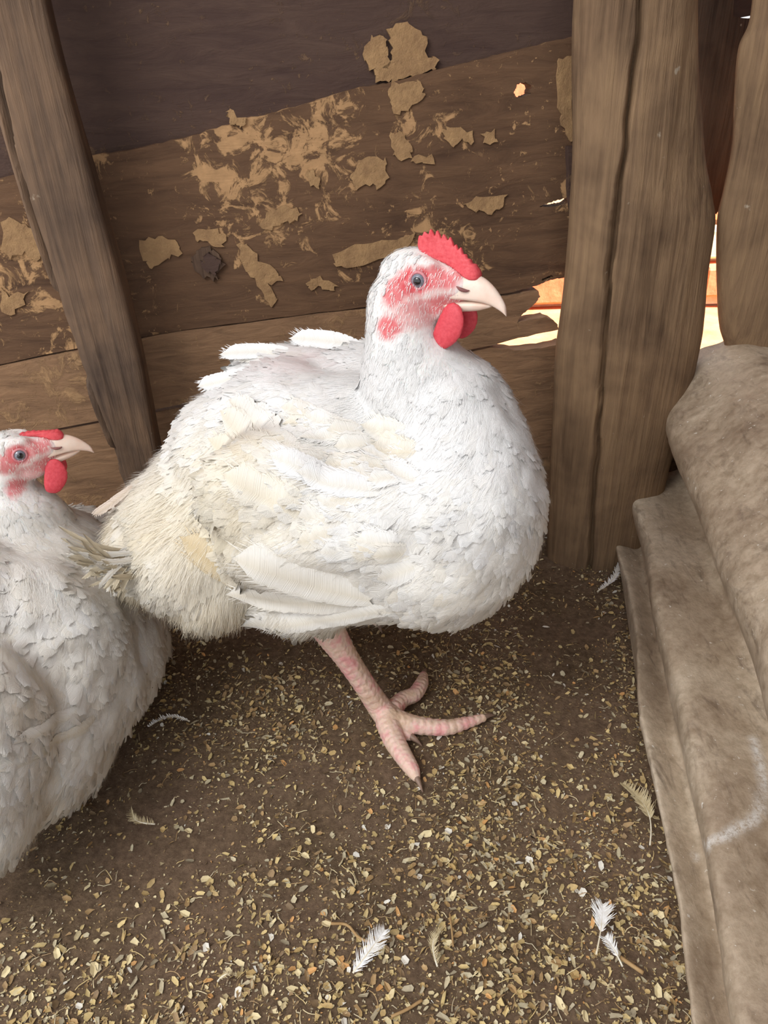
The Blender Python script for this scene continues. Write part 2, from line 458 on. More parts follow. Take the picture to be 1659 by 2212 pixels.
# split knot in the rough board
kn = slab('knot', wp([(412, 566), (428, 545), (455, 537), (478, 548), (482, 575), (470, 600), (450, 606), (428, 592)], 0.004), M['knotty'], OUT, 0.004, jitter=0.003, sub=4, seed=77)
adopt(kn, wall)
kn = slab('knot', wp([(432, 560), (450, 548), (470, 556), (472, 580), (458, 592), (440, 582)], 0.0065), M['board_dark'], OUT, 0.004, jitter=0.003, sub=4, seed=78)
adopt(kn, wall)
# thin batten beside the post
ob = slab('batten', wp([(1228, 318), (1262, 312), (1262, 490), (1238, 470), (1230, 430)], 0.008), M['board_dark'], OUT, 0.008, jitter=0.0005, sub=4, seed=8); adopt(ob, wall)

# upright posts -------------------------------------------------------
def log_post(name, rows, y_off, depth_ratio, mat, label, cat, crack=None, square=0.0, nseg=120, nrow=130, bumps=0.004, seed=0.0):
    """rows: (py, left px, right px) silhouette on a plane y_off in front of the wall"""
    rows = sorted(rows)
    P = []
    for py, l, r in rows:
        a = at_wall(l, py, y_off); b = at_wall(r, py, y_off)
        P.append((*((a + b) / 2), (b - a).length / 2))
    P = chain_pts(P, nrow)
    cr = None
    if crack:
        cr = []
        for (cx, cy) in crack:
            q = at_wall(cx, cy, y_off + 0.02); cr.append((q.z, q.dot(WU)))
        cr.sort()
    vs = []
    for i in range(nrow):
        c = Vector(P[i][:3]); r = P[i][3]
        for k in range(nseg):
            an = 2 * math.pi * k / nseg
            ca, sa = math.cos(an), math.sin(an)
            if square:
                e = 1 - square * 0.72
                ca = math.copysign(abs(ca) ** e, ca); sa = math.copysign(abs(sa) ** e, sa)
            p = c + WU * (r * ca) + WN * (r * depth_ratio * sa)
            nz = noise.noise((p.x * 22 + seed, p.y * 22, p.z * 3.0)) * bumps + noise.noise((p.x * 90 + seed, p.y * 90, p.z * 8)) * bumps * 0.3
            n = (WU * ca + WN * sa)
            d = nz
            if cr and sa > 0:
                u = np.interp(p.z, [a for a, b in cr], [b for a, b in cr]) + 0.0025 * noise.noise((p.z * 30, 0, 5))
                du = abs(p.dot(WU) - u)
                wd = 0.0032 + 0.0015 * noise.noise((p.z * 12, 2, 0))
                d -= 0.016 * max(0.0, 1 - du / wd) ** 0.7 if du < wd else 0
            vs.append(p + n * d)
    fs = [(i * nseg + k, (i + 1) * nseg + k, (i + 1) * nseg + (k + 1) % nseg, i * nseg + (k + 1) % nseg) for i in range(nrow - 1) for k in range(nseg)]
    fs.append(tuple(range(nseg))); fs.append(tuple((nrow - 1) * nseg + k for k in range(nseg))[::-1])
    o = mesh_obj(name, vs, fs, mat)
    bm = bmesh.new(); bm.from_mesh(o.data); bmesh.ops.recalc_face_normals(bm, faces=bm.faces); bm.to_mesh(o.data); bm.free()
    tag(o, label, cat); return o

log_post('wooden_post', [(-420, 1285, 1520), (0, 1246, 1502), (300, 1240, 1508), (430, 1233, 1526), (490, 1230, 1533), (600, 1220, 1519), (690, 1210, 1511), (755, 1203, 1502), (900, 1197, 1470), (1050, 1194, 1430), (1225, 1190, 1400)],
         0.055, 0.56, M['post_right'], 'thick round brown post with a long vertical crack, right of the standing hen', 'post',
         crack=[(1385, -420), (1373, 60), (1350, 200), (1335, 330), (1318, 450), (1302, 580), (1292, 700), (1284, 800), (1280, 900), (1272, 1020), (1265, 1200)], nseg=220, nrow=170)
log_post('corner_post', [(-420, 1640, 1900), (0, 1628, 1900), (110, 1597, 1890), (300, 1584, 1880), (400, 1566, 1865), (470, 1553, 1860), (600, 1554, 1850), (690, 1561, 1845), (755, 1576, 1840), (900, 1588, 1820), (1150, 1590, 1800)],
         0.06, 0.3, M['post_right'], 'dusty brown post at the far right edge, beyond the bright upright gap', 'post', bumps=0.0025, seed=9.0)
kp = slab('gnarled_board', wp([(1440, -300), (1575, -300), (1588, 30), (1640, 45), (1640, 200), (1600, 420), (1560, 450), (1546, 462), (1535, 468), (1440, 462)], -0.012),
     M['knotty'], OUT, 0.03, jitter=0.002, sub=5, seed=11)
tag(kp, 'dark gnarled strip of wood filling the upper gap between the two right posts', 'board')
# left post: sawn timber leaning in front of the boards
log_post('sawn_post', [(-420, -190, 20), (0, -55, 112), (230, -2, 168), (440, 55, 225), (600, 110, 268), (755, 166, 305), (860, 200, 325), (980, 250, 348), (1120, 290, 385), (1300, 340, 440)],
         0.055, 0.7, M['post_left'], 'weathered sawn timber post leaning on the wall above the second hen', 'post',
         crack=[(-150, -420), (0, 190), (40, 380), (85, 520), (130, 680), (172, 800), (235, 960), (300, 1200)], square=0.75, nseg=160, nrow=120, bumps=0.0035, seed=4.0)

# roof over the pen, out of the frame above; keeps the sun off the hens
roof = slab('ceiling', [Vector((-1.6, 0.52, 1.32)), Vector((0.9, 0.52, 1.32)), Vector((0.9, 1.5, 1.18)), Vector((-1.6, 1.5, 1.18))], M['roof'], Vector((0, 0, 1)), 0.01, sub=1)
tag(roof, kind='structure')
# wall on the right, out of the frame behind the sheet
rw = slab('wall_right', [Vector((0.62, -0.9, 0)), Vector((0.66, 1.0, 0)), Vector((0.66, 1.0, 2.1)), Vector((0.62, -0.9, 2.1))], M['board_dark'], Vector((1, 0, 0)), 0.02, sub=1)
tag(rw, kind='structure')

# outside the wall: sunlit red earth and a few bricks seen through the gaps
V = []; n1 = 60
for j in range(n1):
    for i in range(n1):
        x = -6 + 12 * i / (n1 - 1); y = 1.02 + 12 * (j / (n1 - 1)) ** 1.6
        V.append((x, y, -0.03 + 0.05 * noise.noise((x * 1.5, y * 1.5, 0)) * min(1, (y - 1.02) * 2)))
F = [(j * n1 + i, j * n1 + i + 1, (j + 1) * n1 + i + 1, (j + 1) * n1 + i) for j in range(n1 - 1) for i in range(n1 - 1)]
tag(mesh_obj('ground', V, F, M['earth']), kind='structure')
# a low brick wall outside
bw = empty('brick_wall', (0.6, 1.9, 0)); tag(bw, 'sunlit orange brick wall outside, glimpsed through the gaps beside the post', 'wall')
bw['kind'] = 'structure'; bw.name = 'wall_outside'
for k in ('label', 'category'): del bw[k]
bx = bmesh.new(); bmesh.ops.create_cube(bx, size=1.0, matrix=Matrix.Diagonal((0.215, 0.1, 0.072, 1)))
bmesh.ops.bevel(bx, geom=bx.edges[:], offset=0.006, segments=1, affect='EDGES')
bmes = bpy.data.meshes.new('brick'); bx.to_mesh(bmes); bx.free(); bmes.materials.append(M['brick'])
bme2 = bmes.copy(); bme2.materials.clear(); bme2.materials.append(M['mortar_stone'])
rb = random.Random(3)
for row in range(6):
    for k in range(9):
        o = bpy.data.objects.new('brick', bmes if rb.random() < 0.62 else bme2); COL.objects.link(o)
        o.location = (-0.35 + k * 0.228 + (row % 2) * 0.114, row * 0.05 + rb.uniform(-0.008, 0.008), 0.03 + row * 0.084)
        o.rotation_euler = (0, 0, rb.uniform(-0.03, 0.03)); o.parent = bw
ob = slab('mortar', [Vector((-0.5, 0.015, -0.03)), Vector((1.75, 0.015, -0.03)), Vector((1.75, 0.29, 0.48)), Vector((-0.5, 0.29, 0.48))], M['mortar_stone'], Vector((0, -1, 0)), 0.03, parent=bw, sub=1)

# ================================================================== dusty folded sheet on the right
def path(pts, z): return sorted([(q.y, q.x) for q in (at_z(x, y, z) for x, y in pts)])
zs = [0.0, 0.022, 0.030, 0.075, 0.112, 0.165, 0.215, 0.250]
paths = [
 path([(1328, 1160), (1350, 1300), (1372, 1450), (1398, 1600), (1440, 1750), (1472, 1900), (1492, 2050), (1510, 2212)], 0.0),
 path([(1336, 1130), (1372, 1260), (1398, 1400), (1420, 1560), (1456, 1750), (1500, 1950), (1530, 2212)], 0.022),
 path([(1350, 1120), (1384, 1260), (1412, 1400), (1438, 1560), (1475, 1750), (1520, 1950), (1556, 2212)], 0.030),
 path([(1385, 1040), (1432, 1180), (1475, 1350), (1530, 1550), (1575, 1720), (1625, 1950), (1680, 2212)], 0.075),
 path([(1412, 960), (1462, 1120), (1500, 1270), (1560, 1420), (1625, 1600), (1665, 1760), (1740, 2000)], 0.112),
 path([(1442, 882), (1530, 1050), (1580, 1200), (1650, 1400), (1740, 1640), (1850, 2000)], 0.165),
 path([(1492, 822), (1600, 950), (1690, 1130), (1800, 1400), (1950, 1800)], 0.215),
 path([(1560, 752), (1680, 880), (1820, 1080), (1980, 1400), (2150, 1800)], 0.250)]
def interp(pth, y):
    ysx = [a for a, b in pth]; xsx = [b for a, b in pth]
    if y < ysx[0]: return xsx[0] + (y - ysx[0]) * 0.12
    if y > ysx[-1]:
        return xsx[-1] + (y - ysx[-1]) * (xsx[-1] - xsx[-2]) / (ysx[-1] - ysx[-2])
    return float(np.interp(y, ysx, xsx))
# push: outward bulge (+) or fold (-), along the sheet's normal
push = [0.0, 0.014, -0.014, 0.026, -0.045, 0.028, 0.014, 0.0]
NS, NTT = 230, 150
Y0, Y1 = 0.02, 0.785
grid = []
highlight_line = [(1500, 1850), (1530, 1825), (1570, 1805), (1600, 1785), (1630, 1772), (1645, 1740), (1648, 1690), (1640, 1640), (1625, 1590)]
for i in range(NS):
    s = i / (NS - 1); y = Y0 + (Y1 - Y0) * s
    ctrl = []
    for k in range(8):
        p2 = k / 7
        amp = push[k] * (1.0 + 0.35 * noise.noise((y * 7, k, 1)))
        ctrl.append((interp(paths[k], y) - amp * 0.8, max(0, zs[k] + amp * 0.5)))
    # over the top and down behind
    ctrl += [(ctrl[-1][0] + 0.03, 0.256), (ctrl[-1][0] + 0.06, 0.235), (ctrl[-1][0] + 0.075, 0.12), (ctrl[-1][0] + 0.08, 0.0)]
    C2 = chain_pts(ctrl, NTT)
    for j in range(NTT):
        tt = j / (NTT - 1)
        # ragged far end
        yy = y + (0.010 * noise.noise((tt * 24, 3, 1)) + 0.01 * noise.noise((tt * 7, 8, 1))) * max(0, (s - 0.86) / 0.14)
        x, z = C2[j]
        # far-end corner slumps
        d = 0.009 * noise.noise((x * 8, y * 6, z * 8)) + 0.0045 * noise.noise((x * 20, y * 11, z * 20)) + 0.0012 * noise.noise((x * 80, y * 80, z * 80))
        fade = min(1, z / 0.02)
        grid.append((x - d * 0.8 * fade, yy, max(-0.004, z + d * 0.5 * fade)))
grid = np.array(grid)
# mask of the painted crease highlight: distance in the place to a line of points on the surface
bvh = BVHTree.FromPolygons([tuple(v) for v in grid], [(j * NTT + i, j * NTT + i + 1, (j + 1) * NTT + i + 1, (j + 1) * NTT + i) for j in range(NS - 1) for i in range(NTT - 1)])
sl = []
for (px, py) in highlight_line:
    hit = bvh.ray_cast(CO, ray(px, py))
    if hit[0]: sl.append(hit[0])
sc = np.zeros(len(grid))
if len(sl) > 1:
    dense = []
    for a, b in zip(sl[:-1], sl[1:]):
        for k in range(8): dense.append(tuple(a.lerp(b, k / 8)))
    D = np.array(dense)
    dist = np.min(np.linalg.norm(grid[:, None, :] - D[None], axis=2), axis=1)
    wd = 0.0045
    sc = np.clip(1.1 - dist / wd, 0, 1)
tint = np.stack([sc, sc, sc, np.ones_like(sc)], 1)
Fa = np.array([(j * NTT + i, j * NTT + i + 1, (j + 1) * NTT + i + 1, (j + 1) * NTT + i) for j in range(NS - 1) for i in range(NTT - 1)])
sheet = mesh_obj('sheet', grid, Fa, M['sheet'], tint=tint, attr='crease_highlight')
bm = bmesh.new(); bm.from_mesh(sheet.data); bmesh.ops.recalc_face_normals(bm, faces=bm.faces); bm.to_mesh(sheet.data); bm.free()
tag(sheet, 'dusty grey-brown folded sheet with long creases lying along the right side', 'sheet')

# ================================================================== feathers
def feather_batch(specs, bvh=None):
    """specs: list of dict(p, d, n, L, W, lift, tint, curl); returns verts, faces, tint, uv arrays"""
    NR = 8
    ss = np.linspace(0, 1, NR)
    prof = np.array([0.25, 0.62, 0.88, 1.0, 1.0, 0.92, 0.72, 0.34])
    VV = []; TT = []; UU = []; FF = []; NN = []
    base = 0
    fac = []
    for i in range(NR - 1):
        for c in range(4):
            a = i * 5 + c; fac.append((a, a + 1, a + 6, a + 5))
    fac = np.array(fac)
    cols = np.array([-1, -0.5, 0, 0.5, 1.0])
    for s in specs:
        p, d, n = s['p'], s['d'], s['n']
        L, Wd = s['L'], s['W']; side = d.cross(n).normalized()
        curl = s.get('curl', 0.0); conf = s.get('conf', 0.85); lift = s.get('lift', 0.003)
        rr = random.random
        jag = s.get('jag', 0.30)
        for i in range(NR):
            t_ = ss[i]
            for ci in range(5):
                c = cols[ci]
                w = c * Wd * prof[i] * (1 + jag * (rr() - 0.5) * (1.5 if abs(c) == 1 else 0.5))
                back = abs(c) * Wd * 0.2 * (1 if i < NR - 1 else 0.6)
                ln = L * t_ - back * t_ + (rr() - 0.5) * L * jag * 0.35 * t_
                q = p + d * ln + side * (w + curl * L * t_ * t_)
                h = 0.0006 + lift * (t_ ** 1.4) - abs(c) ** 2 * min(Wd * 0.16, 0.0022)
                if bvh is not None:
                    loc, nn, idx, di = bvh.find_nearest(q)
                    if loc is not None:
                        k = conf if t_ < 0.75 else conf * (1 - (t_ - 0.75) * 1.4)
                        q = q.lerp(loc, k) + nn * h
                    else: q = q + n * h
                else:
                    q = q + n * (h + s.get('bend', 0.0) * L * t_ * t_)
                NN.append((nn if (bvh is not None and loc is not None) else n) + d * (0.10 * t_) + side * (0.13 * c)); VV.append((q.x, q.y, q.z)); UU.append((c, t_ * L * 40))
                TT.append(s['tint'])
        FF.append(fac + base); base += NR * 5
    return np.array(VV), np.vstack(FF), np.array(TT), np.array(UU), [v.normalized() for v in NN]

def sample_surface(V, F, n, rg):
    F = [f for f in F]
    tri = []
    for f in F:
        tri.append(f[:3])
        if len(f) == 4: tri.append((f[0], f[2], f[3]))
    tri = np.array(tri); A, B, C = V[tri[:, 0]], V[tri[:, 1]], V[tri[:, 2]]
    cr = np.cross(B - A, C - A); ar = np.linalg.norm(cr, axis=1)
    idx = rg.choice(len(tri), size=n, p=ar / ar.sum())
    r1 = np.sqrt(rg.random(n))[:, None]; r2 = rg.random(n)[:, None]
    P = (1 - r1) * A[idx] + r1 * (1 - r2) * B[idx] + r1 * r2 * C[idx]
    N = cr[idx] / ar[idx][:, None]
    return P, N

def field(P, ctrl, cols, sig):
    """gaussian-weighted interpolation of control rows"""
    C = np.array([c[0] for c in ctrl]); Vv = np.array([c[1] for c in ctrl], dtype=float)
    d2 = ((P[:, None, :] - C[None]) ** 2).sum(2); w = np.exp(-d2 / (2 * sig ** 2)) + 1e-9
    # avoid underflow far away: nearest dominates
    w /= w.sum(1)[:, None]
    return w @ Vv

def hairs(P, N, FL, length, width, tint, rg, droop=0.3, lay=0.28, jit=0.16):
    """thin tapering curved strips, 3 quads each, laid along the feather direction"""
    n = len(P); nrm = lambda a: a / np.maximum(np.linalg.norm(a, axis=1), 1e-9)[:, None]
    F0 = FL - N * (FL * N).sum(1)[:, None]
    F0 = nrm(F0)
    lf = (rg.random(n) ** 2 * lay + 0.03)[:, None] if np.isscalar(lay) else (rg.random(n) ** 1.5)[:, None] * lay[:, None] + 0.03
    D = nrm(F0 + N * lf + rg.normal(0, 1, (n, 3)) * jit)
    S = nrm(np.cross(D, N)); L = (length * rg.uniform(0.6, 1.35, n))[:, None]; wd = (width * rg.uniform(0.6, 1.4, n))[:, None]
    wob = rg.uniform(-.12, .12, n)[:, None]
    rows = []
    for t_ in (0.0, 0.35, 0.7, 1.0):
        q = P + N * 0.0008 + D * (L * t_) + S * (L * wob * t_ * t_) - N * (L * lf * 0.45 * t_ * t_) + np.array([0, 0, -droop * 0.5]) * (L * t_ * t_)
        w2 = wd * (1 - t_ * 0.85)
        rows += [q - S * w2, q + S * w2]
    V = np.stack(rows, 1).reshape(-1, 3)
    base = (np.arange(n) * 8)[:, None, None]
    f = np.array([[0, 1, 3, 2], [2, 3, 5, 4], [4, 5, 7, 6]])[None] + base
    T = tint * np.concatenate([np.repeat(rg.uniform(.94, 1.03, n)[:, None], 3, 1), np.ones((n, 1))], 1)
    NN = np.repeat(nrm(N + D * .2), 8, 0)
    return V, f.reshape(-1, 4), np.repeat(T, 8, 0), NN

def W4(r, g, b): return np.array(lin((r, g, b)))
WHITE, CREAM, TAN, GREY = W4(246, 246, 246), W4(236, 226, 204), W4(206, 182, 138), W4(226, 224, 220)
RED, PINK, SKINW = W4(216, 92, 98), W4(226, 150, 150), W4(238, 216, 210)

# ------------------------------------------------------------------ head parts in the bird's own frame
def head_frame(O, yaw, pitch, scale=1.0):
    f = Vector((math.cos(yaw) * math.cos(pitch), math.sin(yaw) * math.cos(pitch), math.sin(pitch)))
    s = Vector((math.sin(yaw), -math.cos(yaw), 0))
    u = s.cross(f).normalized()
    Rm = Matrix((f, s, u)).transposed()
    def P(a, b, c): return O + Rm @ Vector((a, b, c)) * scale
    return P, Rm

def head_balls(P, Rm, k=1.0):
    B = []
    def b(c, r): B.append((P(*c), tuple(x * k for x in r) if hasattr(r, '__len__') else r * k, Rm))
    b((0, 0, 0.0), (0.0255, 0.0190, 0.0200))
    b((0.014, 0, -0.002), (0.022, 0.0165, 0.0165))
    b((0.028, 0, -0.001), (0.0165, 0.0115, 0.0120))
    b((0.037, 0, -0.001), (0.011, 0.0082, 0.0085))
    b((0.014, 0, -0.015), (0.018, 0.0135, 0.0120))
    b((-0.006, 0.0, -0.016), (0.019, 0.0185, 0.018))
    b((0.026, 0, -0.0125), (0.012, 0.0085, 0.0065))
    b((0.008, 0.0085, 0.012), (0.016, 0.007, 0.006))
    b((0.008, -0.0085, 0.012), (0.016, 0.007, 0.006))
    return B

def make_head_parts(root, P, Rm, k=1.0, comb_h=1.0, comb_lean=0.0):
    # eyes
    for sgn in (1, -1):
        c = P(0.0125, 0.0132 * sgn, 0.0035)
        out = (Rm @ Vector((0.22, 1.0 * sgn, 0.05))).normalized()
        bm = bmesh.new(); bmesh.ops.create_uvsphere(bm, u_segments=24, v_segments=16, radius=0.0056 * k)
        q = out.to_track_quat('Z', 'Y').to_matrix().to_4x4()
        bmesh.ops.transform(bm, matrix=Matrix.Translation(c) @ q, verts=bm.verts)
        me = bpy.data.meshes.new('eye'); bm.to_mesh(me); bm.free(); me.materials.append(M['iris'])
        me.polygons.foreach_set('use_smooth', [True] * len(me.polygons))
        eye = bpy.data.objects.new('eye', me); COL.objects.link(eye); adopt(eye, root)
        # pupil: a slightly domed disc on the cornea
        bm = bmesh.new(); bmesh.ops.create_uvsphere(bm, u_segments=20, v_segments=10, radius=1.0)
        bmesh.ops.transform(bm, matrix=Matrix.Translation(c + out * 0.0047 * k) @ q @ Matrix.Diagonal((0.0027 * k, 0.0027 * k, 0.0012 * k, 1)), verts=bm.verts)
        me = bpy.data.meshes.new('pupil'); bm.to_mesh(me); bm.free(); me.materials.append(M['pupil'])
        me.polygons.foreach_set('use_smooth', [True] * len(me.polygons))
        pu = bpy.data.objects.new('pupil', me); COL.objects.link(pu); pu.parent = eye
        # lid ring
        qm = q.to_3x3(); ring = []
        for a in range(25):
            an = 2 * math.pi * a / 24
            v = c + out * 0.0030 * k + qm @ Vector((math.cos(an) * 0.0052 * k, math.sin(an) * 0.0052 * k, 0))
            ring.append((*v, 0.00105 * k))
        vs, fs = tube(ring, 49, 8, False)
        adopt(mesh_obj('eyelid', vs, fs, M['eyelid']), root)
    # upper beak: lofted curved cone; lower beak
    def loft(sections, nseg=20):
        vs = []; fs = []
        for (f, u, hw, up, dn, rid) in sections:
            for a in range(nseg):
                an = 2 * math.pi * a / nseg; ca, sa = math.cos(an), math.sin(an)
                y = hw * math.copysign(abs(ca) ** 0.9, ca)
                z = (up * sa ** (1.1) if sa > 0 else dn * sa)
                vs.append(P(f, y, u + z))
        n = len(sections)
        for i in range(n - 1):
            for a in range(nseg):
                a2 = (a + 1) % nseg
                fs.append((i * nseg + a, i * nseg + a2, (i + 1) * nseg + a2, (i + 1) * nseg + a))
        fs.append(tuple(range(nseg))[::-1]); fs.append(tuple((n - 1) * nseg + a for a in range(nseg)))
        return vs, fs
    up_c = np.array([(0.028, -0.0065, 0.0098, 0.0120, 0.0035, 0), (0.036, -0.0060, 0.0088, 0.0135, 0.0030, 0), (0.043, -0.0058, 0.0076, 0.0138, 0.0030, 0), (0.051, -0.0060, 0.0060, 0.0120, 0.0032, 0),
            (0.058, -0.0072, 0.0043, 0.0088, 0.0034, 0), (0.0635, -0.0098, 0.0028, 0.0056, 0.0032, 0), (0.0670, -0.0128, 0.0016, 0.0034, 0.0024, 0), (0.0682, -0.0158, 0.0004, 0.0008, 0.0006, 0)])
    vs, fs = loft(chain_pts(up_c, 26)); bk = adopt(mesh_obj('upper_beak', vs, fs, M['beak']), root)
    lo_c = np.array([(0.022, -0.0125, 0.0092, 0.0022, 0.0035, 0), (0.032, -0.0122, 0.0080, 0.0022, 0.0050, 0), (0.042, -0.0112, 0.0060, 0.0020, 0.0050, 0), (0.050, -0.0108, 0.0042, 0.0018, 0.0038, 0), (0.0575, -0.0108, 0.0012, 0.0008, 0.0010, 0)])
    vs, fs = loft(chain_pts(lo_c, 20)); adopt(mesh_obj('lower_beak', vs, fs, M['beak']), root)
    for sgn in (1, -1):
        vs, fs = tube([(*P(0.0370, 0.0088 * sgn, 0.0010), 0.0003 * k), (*P(0.0400, 0.0090 * sgn, -0.0004), 0.0012 * k), (*P(0.0435, 0.0082 * sgn, -0.0012), 0.0010 * k), (*P(0.0455, 0.0072 * sgn, -0.0010), 0.0003 * k)], 10, 8)
        o = mesh_obj('nostril', vs, fs, M['nostril']); o.parent = bk
    # comb blade with upright points
    prof = [(0.0500, 0.0085), (0.0475, 0.0125), (0.0455, 0.0150), (0.0442, 0.0140), (0.0425, 0.0195), (0.0412, 0.0180), (0.0392, 0.0235), (0.0378, 0.0215), (0.0352, 0.0285), (0.0338, 0.0240),
            (0.0312, 0.0300), (0.0300, 0.0265), (0.0268, 0.0345), (0.0258, 0.0345), (0.0252, 0.0305), (0.0222, 0.0365), (0.0212, 0.0365), (0.0208, 0.0315), (0.0182, 0.0395), (0.0170, 0.0395), (0.0166, 0.0335),
            (0.0142, 0.0405), (0.0130, 0.0405), (0.0126, 0.0345), (0.0098, 0.0385), (0.0086, 0.0380), (0.0078, 0.0335), (0.0058, 0.0350), (0.0046, 0.0335), (0.0036, 0.0285), (0.0034, 0.0245), (0.0050, 0.0210), (0.0078, 0.0185)]
    base = [(0.012, 0.0165), (0.020, 0.0135), (0.028, 0.0105), (0.036, 0.0075), (0.044, 0.0045), (0.0495, 0.0045)]
    loop = prof + base
    def hz(u): return 0.012 + (u - 0.012) * comb_h if u > 0.012 else u
    V3 = [Vector((f, 0, hz(u))) for f, u in loop]
    tris = geometry.tessellate_polygon([[Vector((v.x, v.z, 0)) for v in V3]])
    bm = bmesh.new(); bv = [bm.verts.new((v.x, 0, v.z)) for v in V3]
    for tr_ in tris:
        try: bm.faces.new([bv[i] for i in tr_])
        except ValueError: pass
    bmesh.ops.subdivide_edges(bm, edges=[e for e in bm.edges if e.calc_length() > 0.005], cuts=2, use_grid_fill=True)
    bmesh.ops.triangulate(bm, faces=bm.faces[:])
    r_ = bmesh.ops.extrude_face_region(bm, geom=bm.faces[:])
    ve = [e for e in r_['geom'] if isinstance(e, bmesh.types.BMVert)]
    vset = set(ve)
    for v in bm.verts:
        f, u = v.co.x, v.co.z
        th = 0.0011 + 0.0030 * max(0, min(1, (0.026 - u) / 0.018))
        v.co.y = th if v in vset else -th
        v.co.y += comb_lean * max(0, u - 0.014) + 0.0016 * math.sin(f * 190)
    bmesh.ops.recalc_face_normals(bm, faces=bm.faces)
    for v in bm.verts: v.co = P(*v.co)
    me = bpy.data.meshes.new('comb'); bm.to_mesh(me); bm.free(); me.materials.append(M['comb'])
    me.polygons.foreach_set('use_smooth', [True] * len(me.polygons))
    co = bpy.data.objects.new('comb', me); COL.objects.link(co); adopt(co, root)
    sb = co.modifiers.new('sub', 'SUBSURF'); sb.levels = 1; sb.render_levels = 1
    # wattles
    for sgn in (1, -1):
        B = []
        for tt in np.linspace(0, 1, 9):
            rad = 0.0042 + 0.0060 * math.sin(math.pi * (0.15 + tt * 0.62))
            c = (0.0345 - 0.006 * tt + 0.002 * math.sin(tt * 3), (0.0080 + 0.0040 * tt) * sgn, -0.0155 - 0.0175 * tt)
            B.append((P(*c), (rad * k, 0.0028 * k, rad * 0.9 * k), Rm))
        Vw, Fw = blob(B, 0.0011 * k, 4)
        adopt(mesh_obj('wattle', Vw, Fw, M['wattle']), root)

def paint_head(V, P, Rm, root_tint, k=1.0, pale=0.0):
    """red facial skin around eye, gape and ear lobe on the body mesh"""
    Ri = np.array(Rm.transposed()); O = np.array(P(0, 0, 0))
    L = ((V - O) @ Ri.T) / k
    f, s, u = L[:, 0], np.abs(L[:, 1]), L[:, 2]
    def g(cf, cu, rf, ru): return ((f - cf) / rf) ** 2 + ((u - cu) / ru) ** 2
    head = (np.linalg.norm(L, axis=1) < 0.06) & (L[:, 0] > -0.03)
    nz = np.array([noise.noise((v[0] * 260, v[1] * 260, v[2] * 260)) for v in V[head]])
    T = root_tint.copy()
    ff, ss_, uu = f[head], s[head], u[head]
    def gg(cf, cu, rf, ru): return ((ff - cf) / rf) ** 2 + ((uu - cu) / ru) ** 2
    side = np.clip((ss_ - 0.004) / 0.004, 0, 1)
    m = np.zeros_like(ff)
    for (cf, cu, rf, ru, st) in [(0.012, 0.003, 0.0145, 0.0095, 1.0), (0.028, 0.006, 0.012, 0.009, 0.85), (0.018, -0.0125, 0.018, 0.0055, 0.6), (0.001, -0.003, 0.008, 0.009, 0.85), (0.028, -0.014, 0.012, 0.006, 0.8),
                                 (0.001, -0.0235, 0.0095, 0.0085, 0.9), (0.030, -0.010, 0.012, 0.007, 0.8), (0.012, -0.019, 0.015, 0.007, 0.45)]:
        m = np.maximum(m, st * np.clip(1.35 - gg(cf, cu, rf, ru) + 0.5 * nz, 0, 1))
    m *= np.maximum(side, np.clip((ff - 0.026) / 0.01, 0, 1))
    pal = np.clip(1 - gg(0.024, -0.003, 0.008, 0.0035), 0, 1)
    m = m * (1 - 0.6 * pal) * (1 - pale)
    hv = T[head]
    basef = np.clip(1.2 - gg(0.020, -0.004, 0.03, 0.024), 0, 1)[:, None]
    hv = hv * (1 - basef * 0.7) + SKINW * basef * 0.7
    hv = hv * (1 - m[:, None]) + RED * m[:, None]
    T[head] = hv
    return T, L

def head_mask(P, Rm, k, pts):
    """1 where facial skin is bare (no feathers)"""
    Ri = np.array(Rm.transposed()); O = np.array(P(0, 0, 0))
    L = ((pts - O) @ Ri.T) / k
    f, u = L[:, 0], L[:, 2]
    bare = (((f - 0.020) / 0.026) ** 2 + ((u + 0.004) / 0.022) ** 2 < 1) | (f > 0.022) | (((f - 0.001) / 0.010) ** 2 + ((u + 0.023) / 0.010) ** 2 < 1)
    near = np.linalg.norm(L, axis=1) < 0.065
    return bare & near, L

